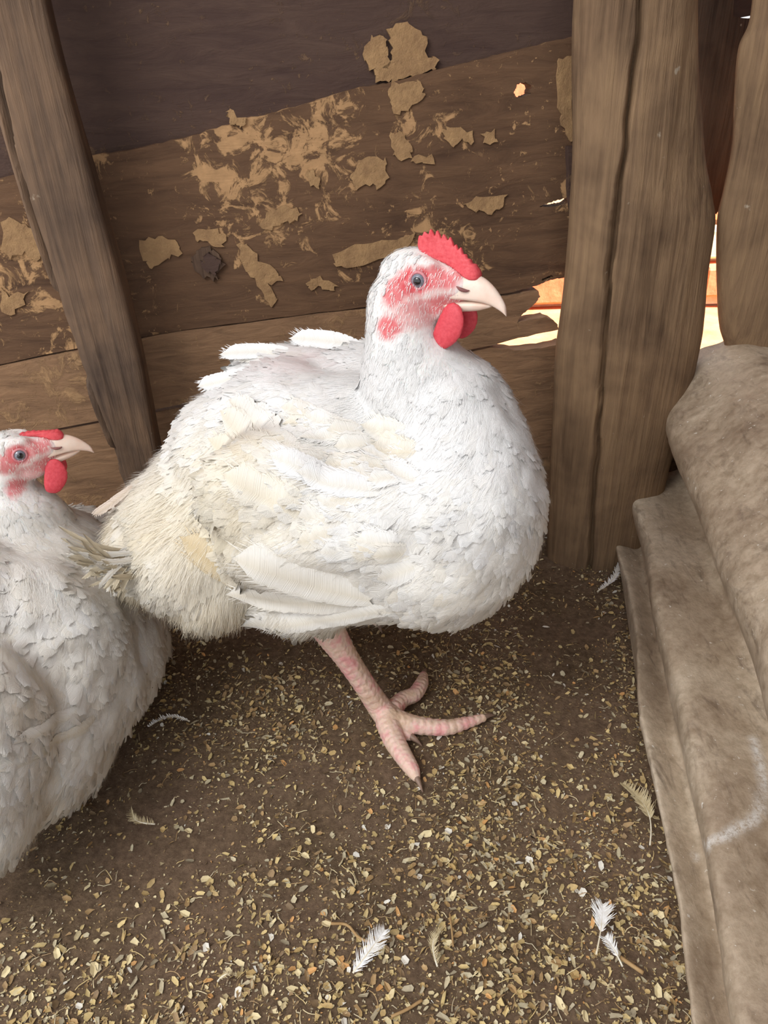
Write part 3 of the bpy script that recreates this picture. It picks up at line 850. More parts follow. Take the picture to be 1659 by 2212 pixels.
# ------------------------------------------------------------------ a whole hen
def make_hen(label, base, O, yaw, pitch, k, body_balls, ctrl, n_feathers, n_hairs, comb_h, comb_lean, tint_fn, seed, voxel=0.0032, pale=0.0, lump=1.0):
    rg = np.random.default_rng(seed); random.seed(seed)
    root = empty('hen', base); tag(root, label, 'chicken')
    P, Rm = head_frame(O, yaw, pitch, k)
    V, F = blob(body_balls, voxel, 9)
    # finer mesh for the head, joined into the same surface by a second remesh
    Vh, Fh = blob(head_balls(P, Rm, k), 0.0012, 3)
    allF = list(F) + [tuple(i + len(V) for i in f) for f in Fh]
    Vc = np.vstack([V, Vh])
    me = bpy.data.meshes.new('tmp'); me.from_pydata([tuple(v) for v in Vc], [], allF)
    o = bpy.data.objects.new('tmp', me); COL.objects.link(o)
    md = o.modifiers.new('r', 'REMESH'); md.mode = 'VOXEL'; md.voxel_size = 0.0019
    ms = o.modifiers.new('s', 'SMOOTH'); ms.iterations = 4
    dg = bpy.context.evaluated_depsgraph_get(); ev = o.evaluated_get(dg); m2 = ev.to_mesh()
    V = np.empty(len(m2.vertices) * 3); m2.vertices.foreach_get('co', V); V = V.reshape(-1, 3)
    F = [tuple(p.vertices) for p in m2.polygons]
    ev.to_mesh_clear(); bpy.data.objects.remove(o); bpy.data.meshes.remove(me)
    hd = np.linalg.norm(V - np.array(O), axis=1)
    cN = V.mean(0)
    for i_ in range(len(V)):
        if hd[i_] > 0.06:
            v_ = V[i_]; a_ = lump * 0.0055 * noise.noise((v_[0] * 17, v_[1] * 17, v_[2] * 24)) + 0.0025 * noise.noise((v_[0] * 45, v_[1] * 45, v_[2] * 60))
            dd_ = v_ - cN; V[i_] = v_ + dd_ / np.linalg.norm(dd_) * a_ * min(1, (hd[i_] - .06) / .05)
    base_t = np.tile(WHITE * np.array([0.90, 0.89, 0.87, 1]), (len(V), 1))
    T, L = paint_head(V, P, Rm, base_t, k, pale)
    body = mesh_obj('body', V, F, M['skin'], tint=T)
    adopt(body, root)
    bv = BVHTree.FromPolygons([tuple(v) for v in V], F)
    # plumage
    Pn, Nn = sample_surface(V, F, n_feathers, rg)
    keep = Pn[:, 2] > 0.006
    bare, _ = head_mask(P, Rm, k, Pn); keep &= ~bare
    Pn, Nn = Pn[keep], Nn[keep]
    att = field(Pn, ctrl, None, 0.045)
    hl = np.linalg.norm(((Pn - np.array(O))), axis=1)
    specs = []
    for i in range(len(Pn)):
        n = Vector(Nn[i]).normalized(); fl = Vector(att[i, :3])
        fl = fl + Vector(rg.normal(0, 0.24, 3)); d = fl - n * fl.dot(n)
        if d.length < 1e-3: continue
        d.normalize()
        sc_ = min(1.0, max(0.28, (hl[i] - 0.012) / 0.085))
        Ln = att[i, 3] * rg.uniform(0.75, 1.2) * sc_; Wd = att[i, 4] * rg.uniform(0.8, 1.2) * sc_
        specs.append(dict(p=Vector(Pn[i]), d=d, n=n, L=Ln, W=Wd, lift=att[i, 5] * rg.uniform(0.3, 1.3) * sc_ * 0.55, tint=tint_fn(Pn[i], rg), curl=rg.normal(0, 0.06), conf=0.93))
    Vf, Ff, Tf, Uf, Nf = feather_batch(specs, bv)
    pl = mesh_obj('plumage', Vf, Ff, M['feather'], tint=Tf, uvs=Uf, normals=Nf); adopt(pl, root); pl['kind'] = 'stuff'
    # fine down and stray barbs
    Ph, Nh = sample_surface(V, F, n_hairs, rg)
    bare, Lh = head_mask(P, Rm, k, Ph); keep = Ph[:, 2] > 0.004
    keep &= ~((Lh[:, 0] > 0.040) & (np.linalg.norm(Lh, axis=1) < 0.08))
    keep &= ~(bare & (rg.random(len(Ph)) < .5))
    Ph, Nh, bare = Ph[keep], Nh[keep], bare[keep]
    at2 = field(Ph, ctrl, None, 0.045); fl = at2[:, :3]; ln = np.where(bare, 0.0024, at2[:, 6])
    fl = fl / np.linalg.norm(fl, axis=1)[:, None]
    tn = np.array([tint_fn(p, rg) for p in Ph])
    hh = np.linalg.norm(Ph - np.array(O), axis=1); sc_ = np.clip((hh - .012) / .085, .32, 1); sc_ = np.where(bare, 1, sc_)
    lay = np.clip((at2[:, 6] - .005) / .008, .12, 1.0)
    Vq, Fq, Tq, Nq = hairs(Ph, Nh, fl, ln * 1.25 * sc_, 0.00017, tn, rg, 0.15, lay)
    # keep facial bristles sparse
    dn = mesh_obj('down', Vq, Fq, M['feather'], tint=Tq, uvs=np.zeros((len(Vq), 2)), normals=Nq); adopt(dn, root); dn['kind'] = 'stuff'
    make_head_parts(root, P, Rm, k, comb_h, comb_lean)
    return root, bv, P, Rm

def put_feathers(root, rows, name='flight_feather', parent=None, mat='feather', bv=None, k=0.0, join=False, off=0.0034):
    JV = []; JF = []; JT = []; JU = []; JN = []
    """rows: base 3D, tip 3D, half width, tint, curl, face direction"""
    for (a, b, w, tn, curl, face) in rows:
        d = (b - a); L = d.length; d.normalize()
        n = (face - d * face.dot(d)).normalized()
        NR = 56; VV = []; UU = []; TT = []; NV = []; side = d.cross(n).normalized()
        rr = random.random
        for i in range(NR):
            t_ = i / (NR - 1)
            pw = (0.35 + 0.65 * math.sin(min(1, t_ / 0.45) * math.pi / 2)) if t_ < 0.45 else (1 - max(0, (t_ - 0.80) / 0.20) ** 2.0 * 0.93)
            for c in (-1, -0.55, -0.05, 0, 0.05, 0.55, 1):
                asym = 0.75 if c < 0 else 1.1
                ww = c * w * pw * asym * (1 - (rr() ** 4) * 0.16 * (abs(c) == 1))
                q = a + d * (L * t_ - abs(c) * w * 0.25) + side * (ww + curl * L * t_ * t_) + n * (0.05 * L * math.sin(t_ * 3.0) - 0.16 * w * c * c + (0.0005 if abs(c) < 0.1 else 0))
                nv_ = n
                if bv is not None:
                    l_, n_, i_, d_ = bv.find_nearest(q)
                    q = q.lerp(l_ + n_ * (off * min(1, .25 + 2 * t_) + 0.0025 * t_ - 0.10 * w * c * c), k * (1 if t_ < .7 else 1 - (t_ - .7)))
                    nv_ = n_ if k > .8 else (n_ * .5 + n * .5)
                NV.append(tuple((nv_ + side * (.16 * c) + d * .05).normalized()))
                VV.append(tuple(q)); UU.append((c, t_ * L * 40)); TT.append(tn * (np.array([0.93, 0.90, 0.84, 1]) if abs(c) < 0.1 else 1))
        F_ = [(i * 7 + c, i * 7 + c + 1, (i + 1) * 7 + c + 1, (i + 1) * 7 + c) for i in range(NR - 1) for c in range(6)]
        # loose barbs fraying the edge
        for bb in range(90):
            i_ = int(rr() ** .7 * (NR - 3)) + 1; sg = 0 if rr() < .5 else 6
            e = Vector(VV[i_ * 7 + sg]); nn_ = Vector(NV[i_ * 7 + sg]); m_ = Vector(VV[i_ * 7 + (1 if sg == 0 else 5)])
            o_ = (e - m_).normalized(); dd = (d * (.9 + rr()) + o_ * (.25 + .4 * rr()) + nn_ * .05 * rr()).normalized()
            ln = w * (.3 + .55 * rr()); sd = dd.cross(nn_).normalized() * .00022; b0 = len(VV)
            q0 = m_.lerp(e, .55) + nn_ * .0005
            for tq, wq in ((0, 1), (.5, .8), (1, .1)):
                c_ = q0 + dd * ln * tq
                VV.append(tuple(c_ - sd * wq)); VV.append(tuple(c_ + sd * wq)); NV += [tuple(nn_)] * 2; UU += [(0, 0)] * 2; TT += [tn * np.array([1, 1, 1, 1])] * 2
            F_ += [(b0, b0 + 1, b0 + 3, b0 + 2), (b0 + 2, b0 + 3, b0 + 5, b0 + 4)]
        if join:
            JF += [tuple(i_ + len(JV) for i_ in f_) for f_ in F_]; JV += VV; JT += TT; JU += UU; JN += NV; continue
        o = mesh_obj(name, VV, F_, M[mat], tint=np.array(TT), uvs=np.array(UU), normals=NV)
        if parent is None: adopt(o, root)
        else:
            o.parent = parent
    if join:
        return adopt(mesh_obj(name, JV, JF, M[mat], tint=np.array(JT), uvs=np.array(JU), normals=JN), root)

def make_leg(root, pts, toes, hind, nm='leg'):
    """pts: shank control rows x,y,z,r ; toes: lists of the same; scutes by modulated radii"""
    B = []
    def chain(c, rings, amp, n):
        q = chain_pts(c, n)
        for i, r in enumerate(q):
            m = 1 + amp * (0.5 + 0.5 * math.cos(2 * math.pi * i * rings / n))
            B.append((Vector(r[:3]), float(max(r[3], 0.0012) * m), None))
    chain(pts, 22, 0.07, 200)
    for tt in toes: chain(tt, 14, 0.16, 140)
    chain(hind, 5, 0.06, 30)
    Vl, Fl = blob(B, 0.0007, 1)
    leg = mesh_obj(nm, Vl, Fl, M['leg']); adopt(leg, root)
    for tt in toes + [hind]:
        a = Vector(tt[-1][:3]); d = (a - Vector(tt[-2][:3])).normalized(); r = tt[-1][3]
        vs, fs = tube([(*(a - d * 0.004), r * 0.85), (*(a + d * 0.004 + Vector((0, 0, 0.001))), r * 0.7), (*(a + d * 0.010), r * 0.35), (*(a + d * 0.014 - Vector((0, 0, 0.002))), 0.0003)], 12, 10)
        o = mesh_obj('claw', vs, fs, M['claw']); o.parent = leg
    return leg

# ================================================================== HEN 1, standing in the middle
def B(px, py, y, r, rot=None): return (at_y(px, py, y), r, rot)
tiltA = Matrix.Rotation(R(-12), 3, 'Y')
hen1_balls = [
 B(985, 1085, .465, (.062, .082, .080)), B(985, 990, .475, (.053, .070, .062)), B(968, 905, .482, (.045, .053, .048)),
 B(930, 890, .490, (.048, .048, .052)), B(902, 830, .490, (.0405, .040, .040)), B(876, 780, .490, (.0300, .031, .034)), B(868, 720, .492, (.0250, .0250, .030)), B(869, 665, .495, (.0245, .023, .027)),
 B(940, 1165, .455, (.062, .072, .062)), B(850, 1085, .50, (.092, .100, .086)), B(760, 1055, .515, (.100, .108, .094)), B(645, 1000, .545, (.088, .100, .084)),
 B(545, 1015, .55, (.067, .080, .070)), B(460, 1075, .545, (.054, .070, .056)), B(395, 1125, .53, (.047, .058, .048)), B(318, 1175, .525, (.034, .045, .036)), B(560, 1120, .53, (.08, .085, .075)), B(345, 1205, .515, (.038, .045, .034)),
 B(430, 1190, .50, (.056, .058, .048)), B(475, 1240, .49, (.042, .050, .034)), B(320, 1210, .51, (.028, .04, .022)),
 B(700, 880, .58, (.085, .070, .050)), B(800, 870, .56, (.06, .065, .045)), B(585, 840, .59, (.040, .055, .026)), B(640, 810, .595, (.05, .05, .022)),
 B(760, 1115, .45, (.096, .045, .054), tiltA), B(640, 1070, .455, (.066, .040, .048)), B(870, 1135, .435, (.060, .040, .050)),
 B(800, 1235, .465, (.085, .050, .028)), B(700, 1265, .47, (.052, .05, .022)), B(705, 1308, .48, (.022, .022, .022)), B(920, 1215, .455, (.060, .058, .034)),
]
O1 = at_y(894, 602, 0.500)
# flow: dir xyz, length, halfwidth, lift, down length
def fl(px, py, y, dx, dy, dz, L, w, lift, dn): return (tuple(at_y(px, py, y)), (dx, dy, dz, L, w, lift, dn))
hen1_ctrl = [
 fl(870, 620, .50, -.5, 0, -.85, .016, .0035, .0008, .004), fl(860, 720, .47, -.15, -.1, -1, .022, .004, .001, .004), fl(900, 830, .45, -.1, -.2, -1, .026, .005, .0012, .006),
 fl(960, 930, .42, -.1, 0, -1, .026, .0065, .0016, .007), fl(1080, 900, .47, .1, 0, -1, .024, .006, .0018, .008), fl(1150, 1080, .45, -.15, 0, -1, .026, .0075, .0018, .006),
 fl(1060, 1180, .40, -.55, 0, -.9, .030, .008, .002, .006), fl(960, 1080, .38, -.6, 0, -.75, .030, .009, .0022, .007), fl(860, 1000, .42, -.85, 0, -.45, .032, .0105, .003, .008),
 fl(780, 880, .52, -1, 0, -.05, .034, .010, .003, .009), fl(660, 800, .58, -1, .1, .05, .036, .011, .004, .010), fl(560, 900, .52, -1, 0, -.2, .038, .011, .003, .009),
 fl(700, 1010, .42, -1, 0, -.25, .040, .012, .0035, .008), fl(760, 1140, .40, -1, 0, -.3, .040, .011, .002, .007), fl(900, 1230, .40, -1, 0, -.3, .034, .009, .002, .006),
 fl(560, 1060, .45, -.9, 0, -.5, .042, .011, .003, .009), fl(440, 950, .50, -.85, 0, -.6, .036, .009, .003, .010), fl(350, 1080, .50, -.6, 0, -.9, .034, .008, .003, .011),
 fl(300, 1180, .50, -.7, 0, -.8, .036, .007, .004, .014), fl(460, 1180, .46, -.25, 0, -1, .036, .008, .003, .013), fl(500, 1290, .46, -.1, 0, -1, .034, .006, .005, .017),
 fl(700, 1300, .44, -.9, 0, -.4, .034, .008, .002, .008), fl(900, 1300, .44, -1, 0, -.1, .032, .009, .0012, .004), fl(710, 1340, .48, -.2, 0, -1, .016, .004, .003, .012),
]
rumpC = np.array(at_y(430, 1080, .48)); wingC = np.array(at_y(560, 1040, .44)); creaseC = [np.array(at_y(x, y, z)) for x, y, z in ((560, 1190, .44), (680, 1235, .43), (820, 1275, .42), (940, 1275, .41), (1030, 1225, .41))]
ventC = np.array(at_y(250, 1230, .50)); hemC = np.array(at_y(480, 1330, .47))
pinkC = np.array(at_y(690, 800, .555))
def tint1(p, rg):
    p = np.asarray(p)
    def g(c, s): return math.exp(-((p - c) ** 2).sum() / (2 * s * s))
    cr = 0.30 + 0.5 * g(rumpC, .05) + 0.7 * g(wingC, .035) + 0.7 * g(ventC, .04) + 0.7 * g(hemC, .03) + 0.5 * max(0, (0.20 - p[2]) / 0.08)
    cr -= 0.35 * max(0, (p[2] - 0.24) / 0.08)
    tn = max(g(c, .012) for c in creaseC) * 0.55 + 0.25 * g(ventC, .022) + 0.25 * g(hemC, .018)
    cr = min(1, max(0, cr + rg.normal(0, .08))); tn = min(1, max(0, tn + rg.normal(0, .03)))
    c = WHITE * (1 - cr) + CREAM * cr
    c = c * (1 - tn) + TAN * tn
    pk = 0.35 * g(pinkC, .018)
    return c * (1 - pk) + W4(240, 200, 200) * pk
fC = at_z(845, 1560, 0.0)
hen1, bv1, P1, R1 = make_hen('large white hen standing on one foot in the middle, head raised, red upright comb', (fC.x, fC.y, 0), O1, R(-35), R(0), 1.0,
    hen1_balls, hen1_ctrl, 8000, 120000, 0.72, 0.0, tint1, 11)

CAMDIR = Vector((0, -1, 0.25)).normalized()
def onb(bv, px, py, off=0.0):
    """point on the plumage seen at that spot of the photograph"""
    h = bv.ray_cast(CO, ray(px, py))
    if h[0] is None: return None
    return h[0] + h[1] * off
def sp(bv, px, py, off, y): 
    q = onb(bv, px, py, off)
    return q if q is not None else at_y(px, py, y)
# wing: one big covert shell as the part, flight feathers as its sub-parts
wing_rows = []
rgw = np.random.default_rng(5); random.seed(5)
for k in range(34):
    px = rgw.uniform(640, 920); py = 930 + (px - 640) * .25 + rgw.uniform(-40, 250)
    L_ = rgw.uniform(70, 115)
    a = sp(bv1, px, py, 0.001, .45); b = sp(bv1, px - L_, py + rgw.uniform(-.45, .25) * L_ , .003, .45)
    cr = rgw.uniform(.1, .6)
    wing_rows.append((a, b, rgw.uniform(.008, .0125), WHITE * (1 - cr) + CREAM * cr, rgw.normal(0, .12), CAMDIR))
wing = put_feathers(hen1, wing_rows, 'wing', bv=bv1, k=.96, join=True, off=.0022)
ff = []
for (bx_, by_, tx_, ty_, w, tn, curl, off) in [
    (860, 1318, 516, 1343, .0105, WHITE * .7 + CREAM * .3, -.03, .006), (800, 1300, 486, 1292, .0125, WHITE * .6 + CREAM * .4, .05, .010), (800, 1290, 520, 1205, .0185, WHITE * .65 + CREAM * .35, .06, .014),
    (590, 1300, 402, 1152, .0150, TAN * .55 + CREAM * .45, -.05, .004), (680, 1085, 452, 980, .0150, CREAM * .7 + WHITE * .3, .10, .006), (660, 1040, 470, 925, .0140, CREAM * .5 + WHITE * .5, .10, .008),
    (680, 1120, 480, 1040, .0150, CREAM * .6 + WHITE * .4, .08, .004), (660, 990, 500, 890, .0130, CREAM * .3 + WHITE * .7, .08, .006), (760, 1050, 582, 1000, .0130, WHITE, .06, .010), (820, 1060, 640, 1030, .0130, WHITE, .06, .010)]:
    a = sp(bv1, bx_, by_, off * .3, .44); b = sp(bv1, tx_, ty_, off, .45)
    if (a - b).length > 0.16: b = a + (b - a).normalized() * 0.14
    ff.append((a, b, w, tn, curl, CAMDIR))
put_feathers(hen1, ff[:3], 'flight_feather', bv=bv1, k=.35)
put_feathers(hen1, ff[3:], 'flight_feather', bv=bv1, k=.85)
for o in [c for c in hen1.children if c.name.startswith('flight_feather')]:
    o.parent = wing; o.matrix_parent_inverse = Matrix.Identity(4)
# tail and stray feathers
tl = []
for (bx_, by_, tx_, ty_, y1, y2, w, tn, curl) in [
    (285, 1050, 214, 1128, .515, .515, .0036, W4(236, 220, 206), .16), (640, 765, 474, 752, .585, .60, .007, WHITE, -.08), (620, 775, 500, 775, .58, .60, .006, WHITE * .6 + CREAM * .4, .06),
    (780, 748, 625, 724, .575, .60, .008, WHITE, -.04), (560, 800, 430, 850, .57, .57, .007, WHITE, .1), (280, 1190, 128, 1212, .50, .50, .008, CREAM, .05), (300, 1220, 140, 1245, .49, .49, .007, CREAM * .6 + TAN * .4, .08),
    (290, 1180, 165, 1195, .51, .52, .006, WHITE * .5 + CREAM * .5, .02), (300, 1240, 190, 1268, .48, .48, .006, CREAM * .8 + TAN * .2, .1), (330, 1240, 238, 1285, .48, .48, .005, CREAM * .8 + TAN * .2, .15)]:
    tl.append((at_y(bx_, by_, y1), at_y(tx_, ty_, y2), w, tn, curl, Vector((0, -1, .5))))
put_feathers(hen1, tl[:5], 'tail_feather')
rgt = np.random.default_rng(8)
fan = []
for k in range(46):
    bx_ = rgt.uniform(250, 330); by_ = rgt.uniform(1180, 1250); u_ = k / 45
    tx_ = 124 + u_ * 150 + rgt.uniform(-8, 8); ty_ = 1208 + u_ * 78 + rgt.uniform(-10, 10)
    fan.append((at_y(bx_, by_, .475), at_y(tx_, ty_, .44 + rgt.uniform(-.005, .005)), rgt.uniform(.0018, .0034), CREAM * .85 + TAN * .15 if k % 3 else WHITE * .6 + CREAM * .4, rgt.normal(.22, .12), Vector((0, -1, .5))))
put_feathers(hen1, fan, 'tail_fluff', join=True)

# near leg
def Z(px, py, z, r): return (*at_z(px, py, z), r)
shank = [(*at_y(690, 1325, .485), .0150), (*at_y(716, 1370, .484), .0128), (*at_y(745, 1415, .484), .0105), (*at_y(785, 1475, .486), .0098), (*at_y(818, 1525, .489), .0108), (*at_z(842, 1556, .012), .0115)]
mid_toe = [Z(842, 1552, .012, .0100), Z(880, 1562, .0095, .0082), Z(920, 1569, .0075, .0072), Z(965, 1571, .0065, .0066), Z(1005, 1562, .0052, .0052), Z(1042, 1551, .0040, .0036)]
out_toe = [Z(838, 1562, .012, .0100), Z(852, 1600, .0085, .0088), Z(872, 1634, .0070, .0074), Z(890, 1662, .0055, .0058), Z(898, 1678, .0042, .0036)]
in_toe = [Z(842, 1540, .012, .0085), Z(868, 1512, .009, .0070), Z(895, 1500, .0070, .0066), Z(910, 1478, .0058, .0060), Z(915, 1460, .0045, .0040)]
hind = [Z(850, 1560, .010, .0080), Z(872, 1582, .0060, .0060), Z(884, 1590, .0050, .0042)]
leg1 = make_leg(hen1, shank, [mid_toe, out_toe, in_toe], hind)
# far leg, hidden behind the body, same build
def shift(c, dx, dy): return [(p[0] + dx, p[1] + dy, p[2], p[3]) for p in c]
DX, DY = -0.03, 0.205
sh2 = shift(shank, DX, DY); sh2[0] = (sh2[0][0], sh2[0][1] - .03, sh2[0][2] + .02, .017)
leg2 = make_leg(hen1, sh2, [shift(c, DX, DY) for c in (mid_toe, out_toe, in_toe)], shift(hind, DX, DY))

# ================================================================== HEN 2, sitting at the left edge
hen2_balls = [
 B(5, 1040, .535, (.024, .024, .030)), B(8, 1095, .53, (.034, .033, .036)), B(30, 1160, .525, (.050, .048, .050)), B(80, 1240, .53, (.070, .070, .060)),
 B(60, 1340, .50, (.095, .10, .095)), B(215, 1330, .55, (.062, .066, .066)), B(265, 1400, .555, (.044, .055, .044)), B(150, 1420, .50, (.080, .085, .080)), B(170, 1215, .60, (.060, .05, .058)),
 B(40, 1500, .435, (.085, .085, .085)), B(30, 1420, .455, (.094, .09, .094)), B(20, 1570, .405, (.074, .075, .076)), B(115, 1475, .460, (.074, .075, .074)), B(85, 1580, .422, (.062, .062, .064)), B(60, 1420, .475, (.090, .085, .088)), B(-90, 1420, .44, (.09, .10, .10)), B(-20, 1620, .385, (.060, .06, .062)), B(110, 1560, .44, (.052, .06, .055)), B(10, 1700, .365, (.036, .04, .034)),
 B(-110, 1600, .36, (.07, .08, .08)), B(-60, 1740, .335, (.045, .045, .045)), B(-200, 1500, .40, (.08, .1, .09)),
]
O2 = at_y(12, 983, 0.53)
hen2_ctrl = [
 fl(0, 985, .53, -.6, 0, -.8, .016, .0035, .0008, .004), fl(20, 1100, .49, .15, 0, -1, .024, .005, .001, .006), fl(90, 1160, .50, .45, 0, -.9, .028, .006, .0015, .007),
 fl(200, 1230, .55, .4, -.1, -.8, .028, .007, .0015, .006), fl(330, 1350, .54, .2, -.2, -1, .028, .008, .0015, .004), fl(120, 1330, .42, -.2, -.5, -.8, .032, .009, .002, .007),
 fl(30, 1300, .42, -.4, -.5, -.7, .034, .010, .0025, .008), fl(250, 1500, .50, -.5, -.6, -.6, .034, .009, .0015, .005), fl(60, 1480, .36, -.55, -.6, -.55, .042, .011, .0025, .007),
 fl(120, 1600, .40, -.5, -.7, -.5, .042, .010, .0025, .008), fl(40, 1720, .32, -.4, -.6, -.7, .036, .008, .003, .013), fl(-60, 1600, .32, -.5, -.6, -.5, .04, .010, .003, .010), fl(-100, 1400, .38, -.6, -.6, -.4, .04, .011, .003, .008)]
st2 = [np.array(at_y(x, y, z)) for x, y, z in ((120, 1430, .42), (190, 1470, .44), (60, 1470, .38), (20, 1520, .37), (110, 1640, .37), (40, 1640, .35), (180, 1590, .42), (260, 1470, .48))]
low2 = np.array(at_y(20, 1620, .34))
def tint2(p, rg):
    p = np.asarray(p)
    tn = max(math.exp(-((p - c) ** 2).sum() / (2 * .016 ** 2)) for c in st2) * 0.30
    cr = 0.25 + 0.35 * max(0, (0.12 - p[2]) / 0.1); cr = min(1, max(0, cr + rg.normal(0, .08)))
    c = WHITE * (1 - cr) + CREAM * cr
    tn = min(1, max(0, tn + rg.normal(0, .03)))
    return c * (1 - tn) + TAN * tn
fl2 = at_z(60, 1640, 0)
hen2, bv2, P2, R2 = make_hen('white hen crouching at the left edge, head in profile, partly behind the standing hen', (fl2.x, fl2.y, 0), O2, R(20), R(3), 0.93,
    hen2_balls, hen2_ctrl, 6000, 85000, 0.14, -0.9, tint2, 23, pale=0.1, lump=0.5)
ff = []
for (bx_, by_, tx_, ty_, w, tn, curl, off) in [(240, 1530, 60, 1655, .0060, CREAM * .6 + WHITE * .4, .06, .001), (215, 1505, 20, 1625, .0075, CREAM * .3 + WHITE * .7, .08, .001), (130, 1590, -20, 1680, .007, WHITE * .7 + CREAM * .3, .08, .001), (100, 1650, 20, 1760, .006, WHITE * .6 + CREAM * .4, .05, .001)]:
    a = sp(bv2, bx_, by_, off * .2, .42); b = sp(bv2, tx_, ty_, off, .36)
    ff.append((a, b, w, tn, curl, CAMDIR))
put_feathers(hen2, ff, 'flight_feather', bv=bv2, k=.98, off=.0012)

# ================================================================== litter
def litter_density(x, y):
    d = 0.42 + 0.75 * noise.noise((x * 7, y * 7, 5)) + 0.35 * noise.noise((x * 22, y * 22, 1))
    ex = interp(paths[0], y)
    d += 0.6 * max(0, 1 - abs(x - ex) / 0.07)
    d += 0.45 * max(0, (0.42 - y) / 0.2)
    return max(0.05, min(1.2, d))
FLC = [W4(220, 196, 138), W4(200, 172, 118), W4(236, 220, 176), W4(184, 152, 106), W4(212, 200, 168), W4(164, 136, 98), W4(224, 172, 110), W4(240, 236, 226), W4(178, 166, 140), W4(138, 114, 84)]
FLW = np.array([.2, .17, .14, .12, .12, .09, .03, .02, .08, .05]); FLW = FLW / FLW.sum()
rl = np.random.default_rng(99)
def floor_z(x, y): return 0.004 * noise.noise((x * 6, y * 6, 0)) + 0.0022 * noise.noise((x * 26, y * 26, 3)) - 0.003
def flake_verts(L, w, rl, cup=0.3):
    """irregular cupped chip: centre + rim"""
    m = 6; ang = np.sort(rl.uniform(0, 2 * math.pi, m)) if rl.random() < .5 else np.linspace(0, 2 * math.pi, m, endpoint=False)
    rr_ = rl.uniform(0.65, 1.1, m)
    v = [(0, 0, -cup * w * .6)]
    for a, r in zip(ang, rr_):
        v.append((math.cos(a) * L * r, math.sin(a) * w * r, cup * w * abs(math.sin(a)) * rl.uniform(.3, 1)))
    return np.array(v)
FT = np.array([(0, i + 1, (i + 1) % 6 + 1) for i in range(6)])
def litter(n, smin, smax, seed, region):
    rl = np.random.default_rng(seed)
    VV = []; FF = []; TT = []; b = 0; made = 0
    while made < n:
        x = rl.uniform(region[0], region[1]); y = rl.uniform(region[2], region[3])
        if rl.random() > litter_density(x, y): continue
        if x > interp(paths[0], y) + 0.012: continue
        made += 1
        s = smin + (smax - smin) * rl.random() ** 2.2
        el = rl.uniform(1.0, 2.6); v = flake_verts(s * math.sqrt(el), s / math.sqrt(el), rl)
        a, tl_, rl2 = rl.uniform(0, 2 * math.pi), rl.normal(0, .35), rl.normal(0, .35)
        Rm_ = np.array(Matrix.Rotation(a, 3, 'Z') @ Matrix.Rotation(tl_, 3, 'X') @ Matrix.Rotation(rl2, 3, 'Y'))
        v = v @ Rm_.T + np.array([x, y, floor_z(x, y) + s * .35 + .0004])
        c = FLC[rl.choice(len(FLC), p=FLW)] * np.array([*([rl.uniform(.75, 1.1)] * 3), 1])
        VV.append(v); FF.append(FT + b); TT.append(np.tile(c, (7, 1))); b += 7
    return np.vstack(VV), np.vstack(FF), np.vstack(TT)
REG = (-.62, .36, .16, .92)
V_, F_, T_ = litter(24000, .0009, .0034, 1, REG)
V2_, F2_, T2_ = litter(46000, .0003, .0012, 2, REG)
lit = mesh_obj('litter', np.vstack([V_, V2_]), np.vstack([F_, F2_ + len(V_)]), M['flake'], smooth=False, tint=np.vstack([T_, T2_]))
tag(lit, 'fine pale husk and wood-chip litter scattered over the dark floor', 'litter', kind='stuff')
# fine dry fibres among the chips
fv = []; fw = []; b = 0; tt_ = []
rf = np.random.default_rng(4)
VV = []; FF = []; TT = []; b = 0
for k in range(5200):
    x = rf.uniform(REG[0], REG[1]); y = rf.uniform(REG[2], REG[3])
    if rf.random() > litter_density(x, y) or x > interp(paths[0], y) + .01: continue
    L = rf.uniform(.003, .013); a = rf.uniform(0, 6.28); cv = rf.normal(0, 60); z = floor_z(x, y) + .0012
    c = FLC[rf.choice([0, 2, 3, 4, 5])]
    pa = a
    px_, py_ = x, y
    for i in range(5):
        w2 = .00022
        sx, sy = -math.sin(pa) * w2, math.cos(pa) * w2
        zz = z + .002 * math.sin(i / 4 * 3.1) * rf.random()
        VV.append((px_ - sx, py_ - sy, zz)); VV.append((px_ + sx, py_ + sy, zz + .0002)); TT += [c, c]
        px_ += math.cos(pa) * L / 4; py_ += math.sin(pa) * L / 4; pa += cv * L / 4
    for i in range(4): FF.append((b + 2 * i, b + 2 * i + 1, b + 2 * i + 3, b + 2 * i + 2))
    b += 10
fib = mesh_obj('dry_fibre', np.array(VV), np.array(FF), M['flake'], tint=np.array(TT))
tag(fib, 'thin dry straw-coloured fibres mixed through the litter', 'litter', kind='stuff')
# the largest chips, one object each
rc = np.random.default_rng(12)
chip_meshes = []
for k in range(14):
    L = 1.0; v = flake_verts(rc.uniform(.9, 1.4), rc.uniform(.5, .8), rc, .35); v2 = v.copy(); v2[:, 2] -= .12
    Vm = np.vstack([v, v2]); Fm = [tuple(f) for f in FT] + [tuple(int(i) + 7 for i in f[::-1]) for f in FT] + [(i + 1, i + 8, (i + 1) % 6 + 8, (i + 1) % 6 + 1) for i in range(6)]
    me = bpy.data.meshes.new('husk_chip'); me.from_pydata([tuple(q) for q in Vm], [], Fm); 
    ca = me.color_attributes.new('tint', 'FLOAT_COLOR', 'POINT'); c = FLC[[0, 2, 1, 4, 0, 3, 2, 6, 0, 1, 8, 2, 5, 7][k]] * np.array([1.1, 1.1, 1.1, 1])
    ca.data.foreach_set('color', np.tile(c, (14, 1)).ravel()); me.materials.append(M['flake']); chip_meshes.append(me)
made = 0
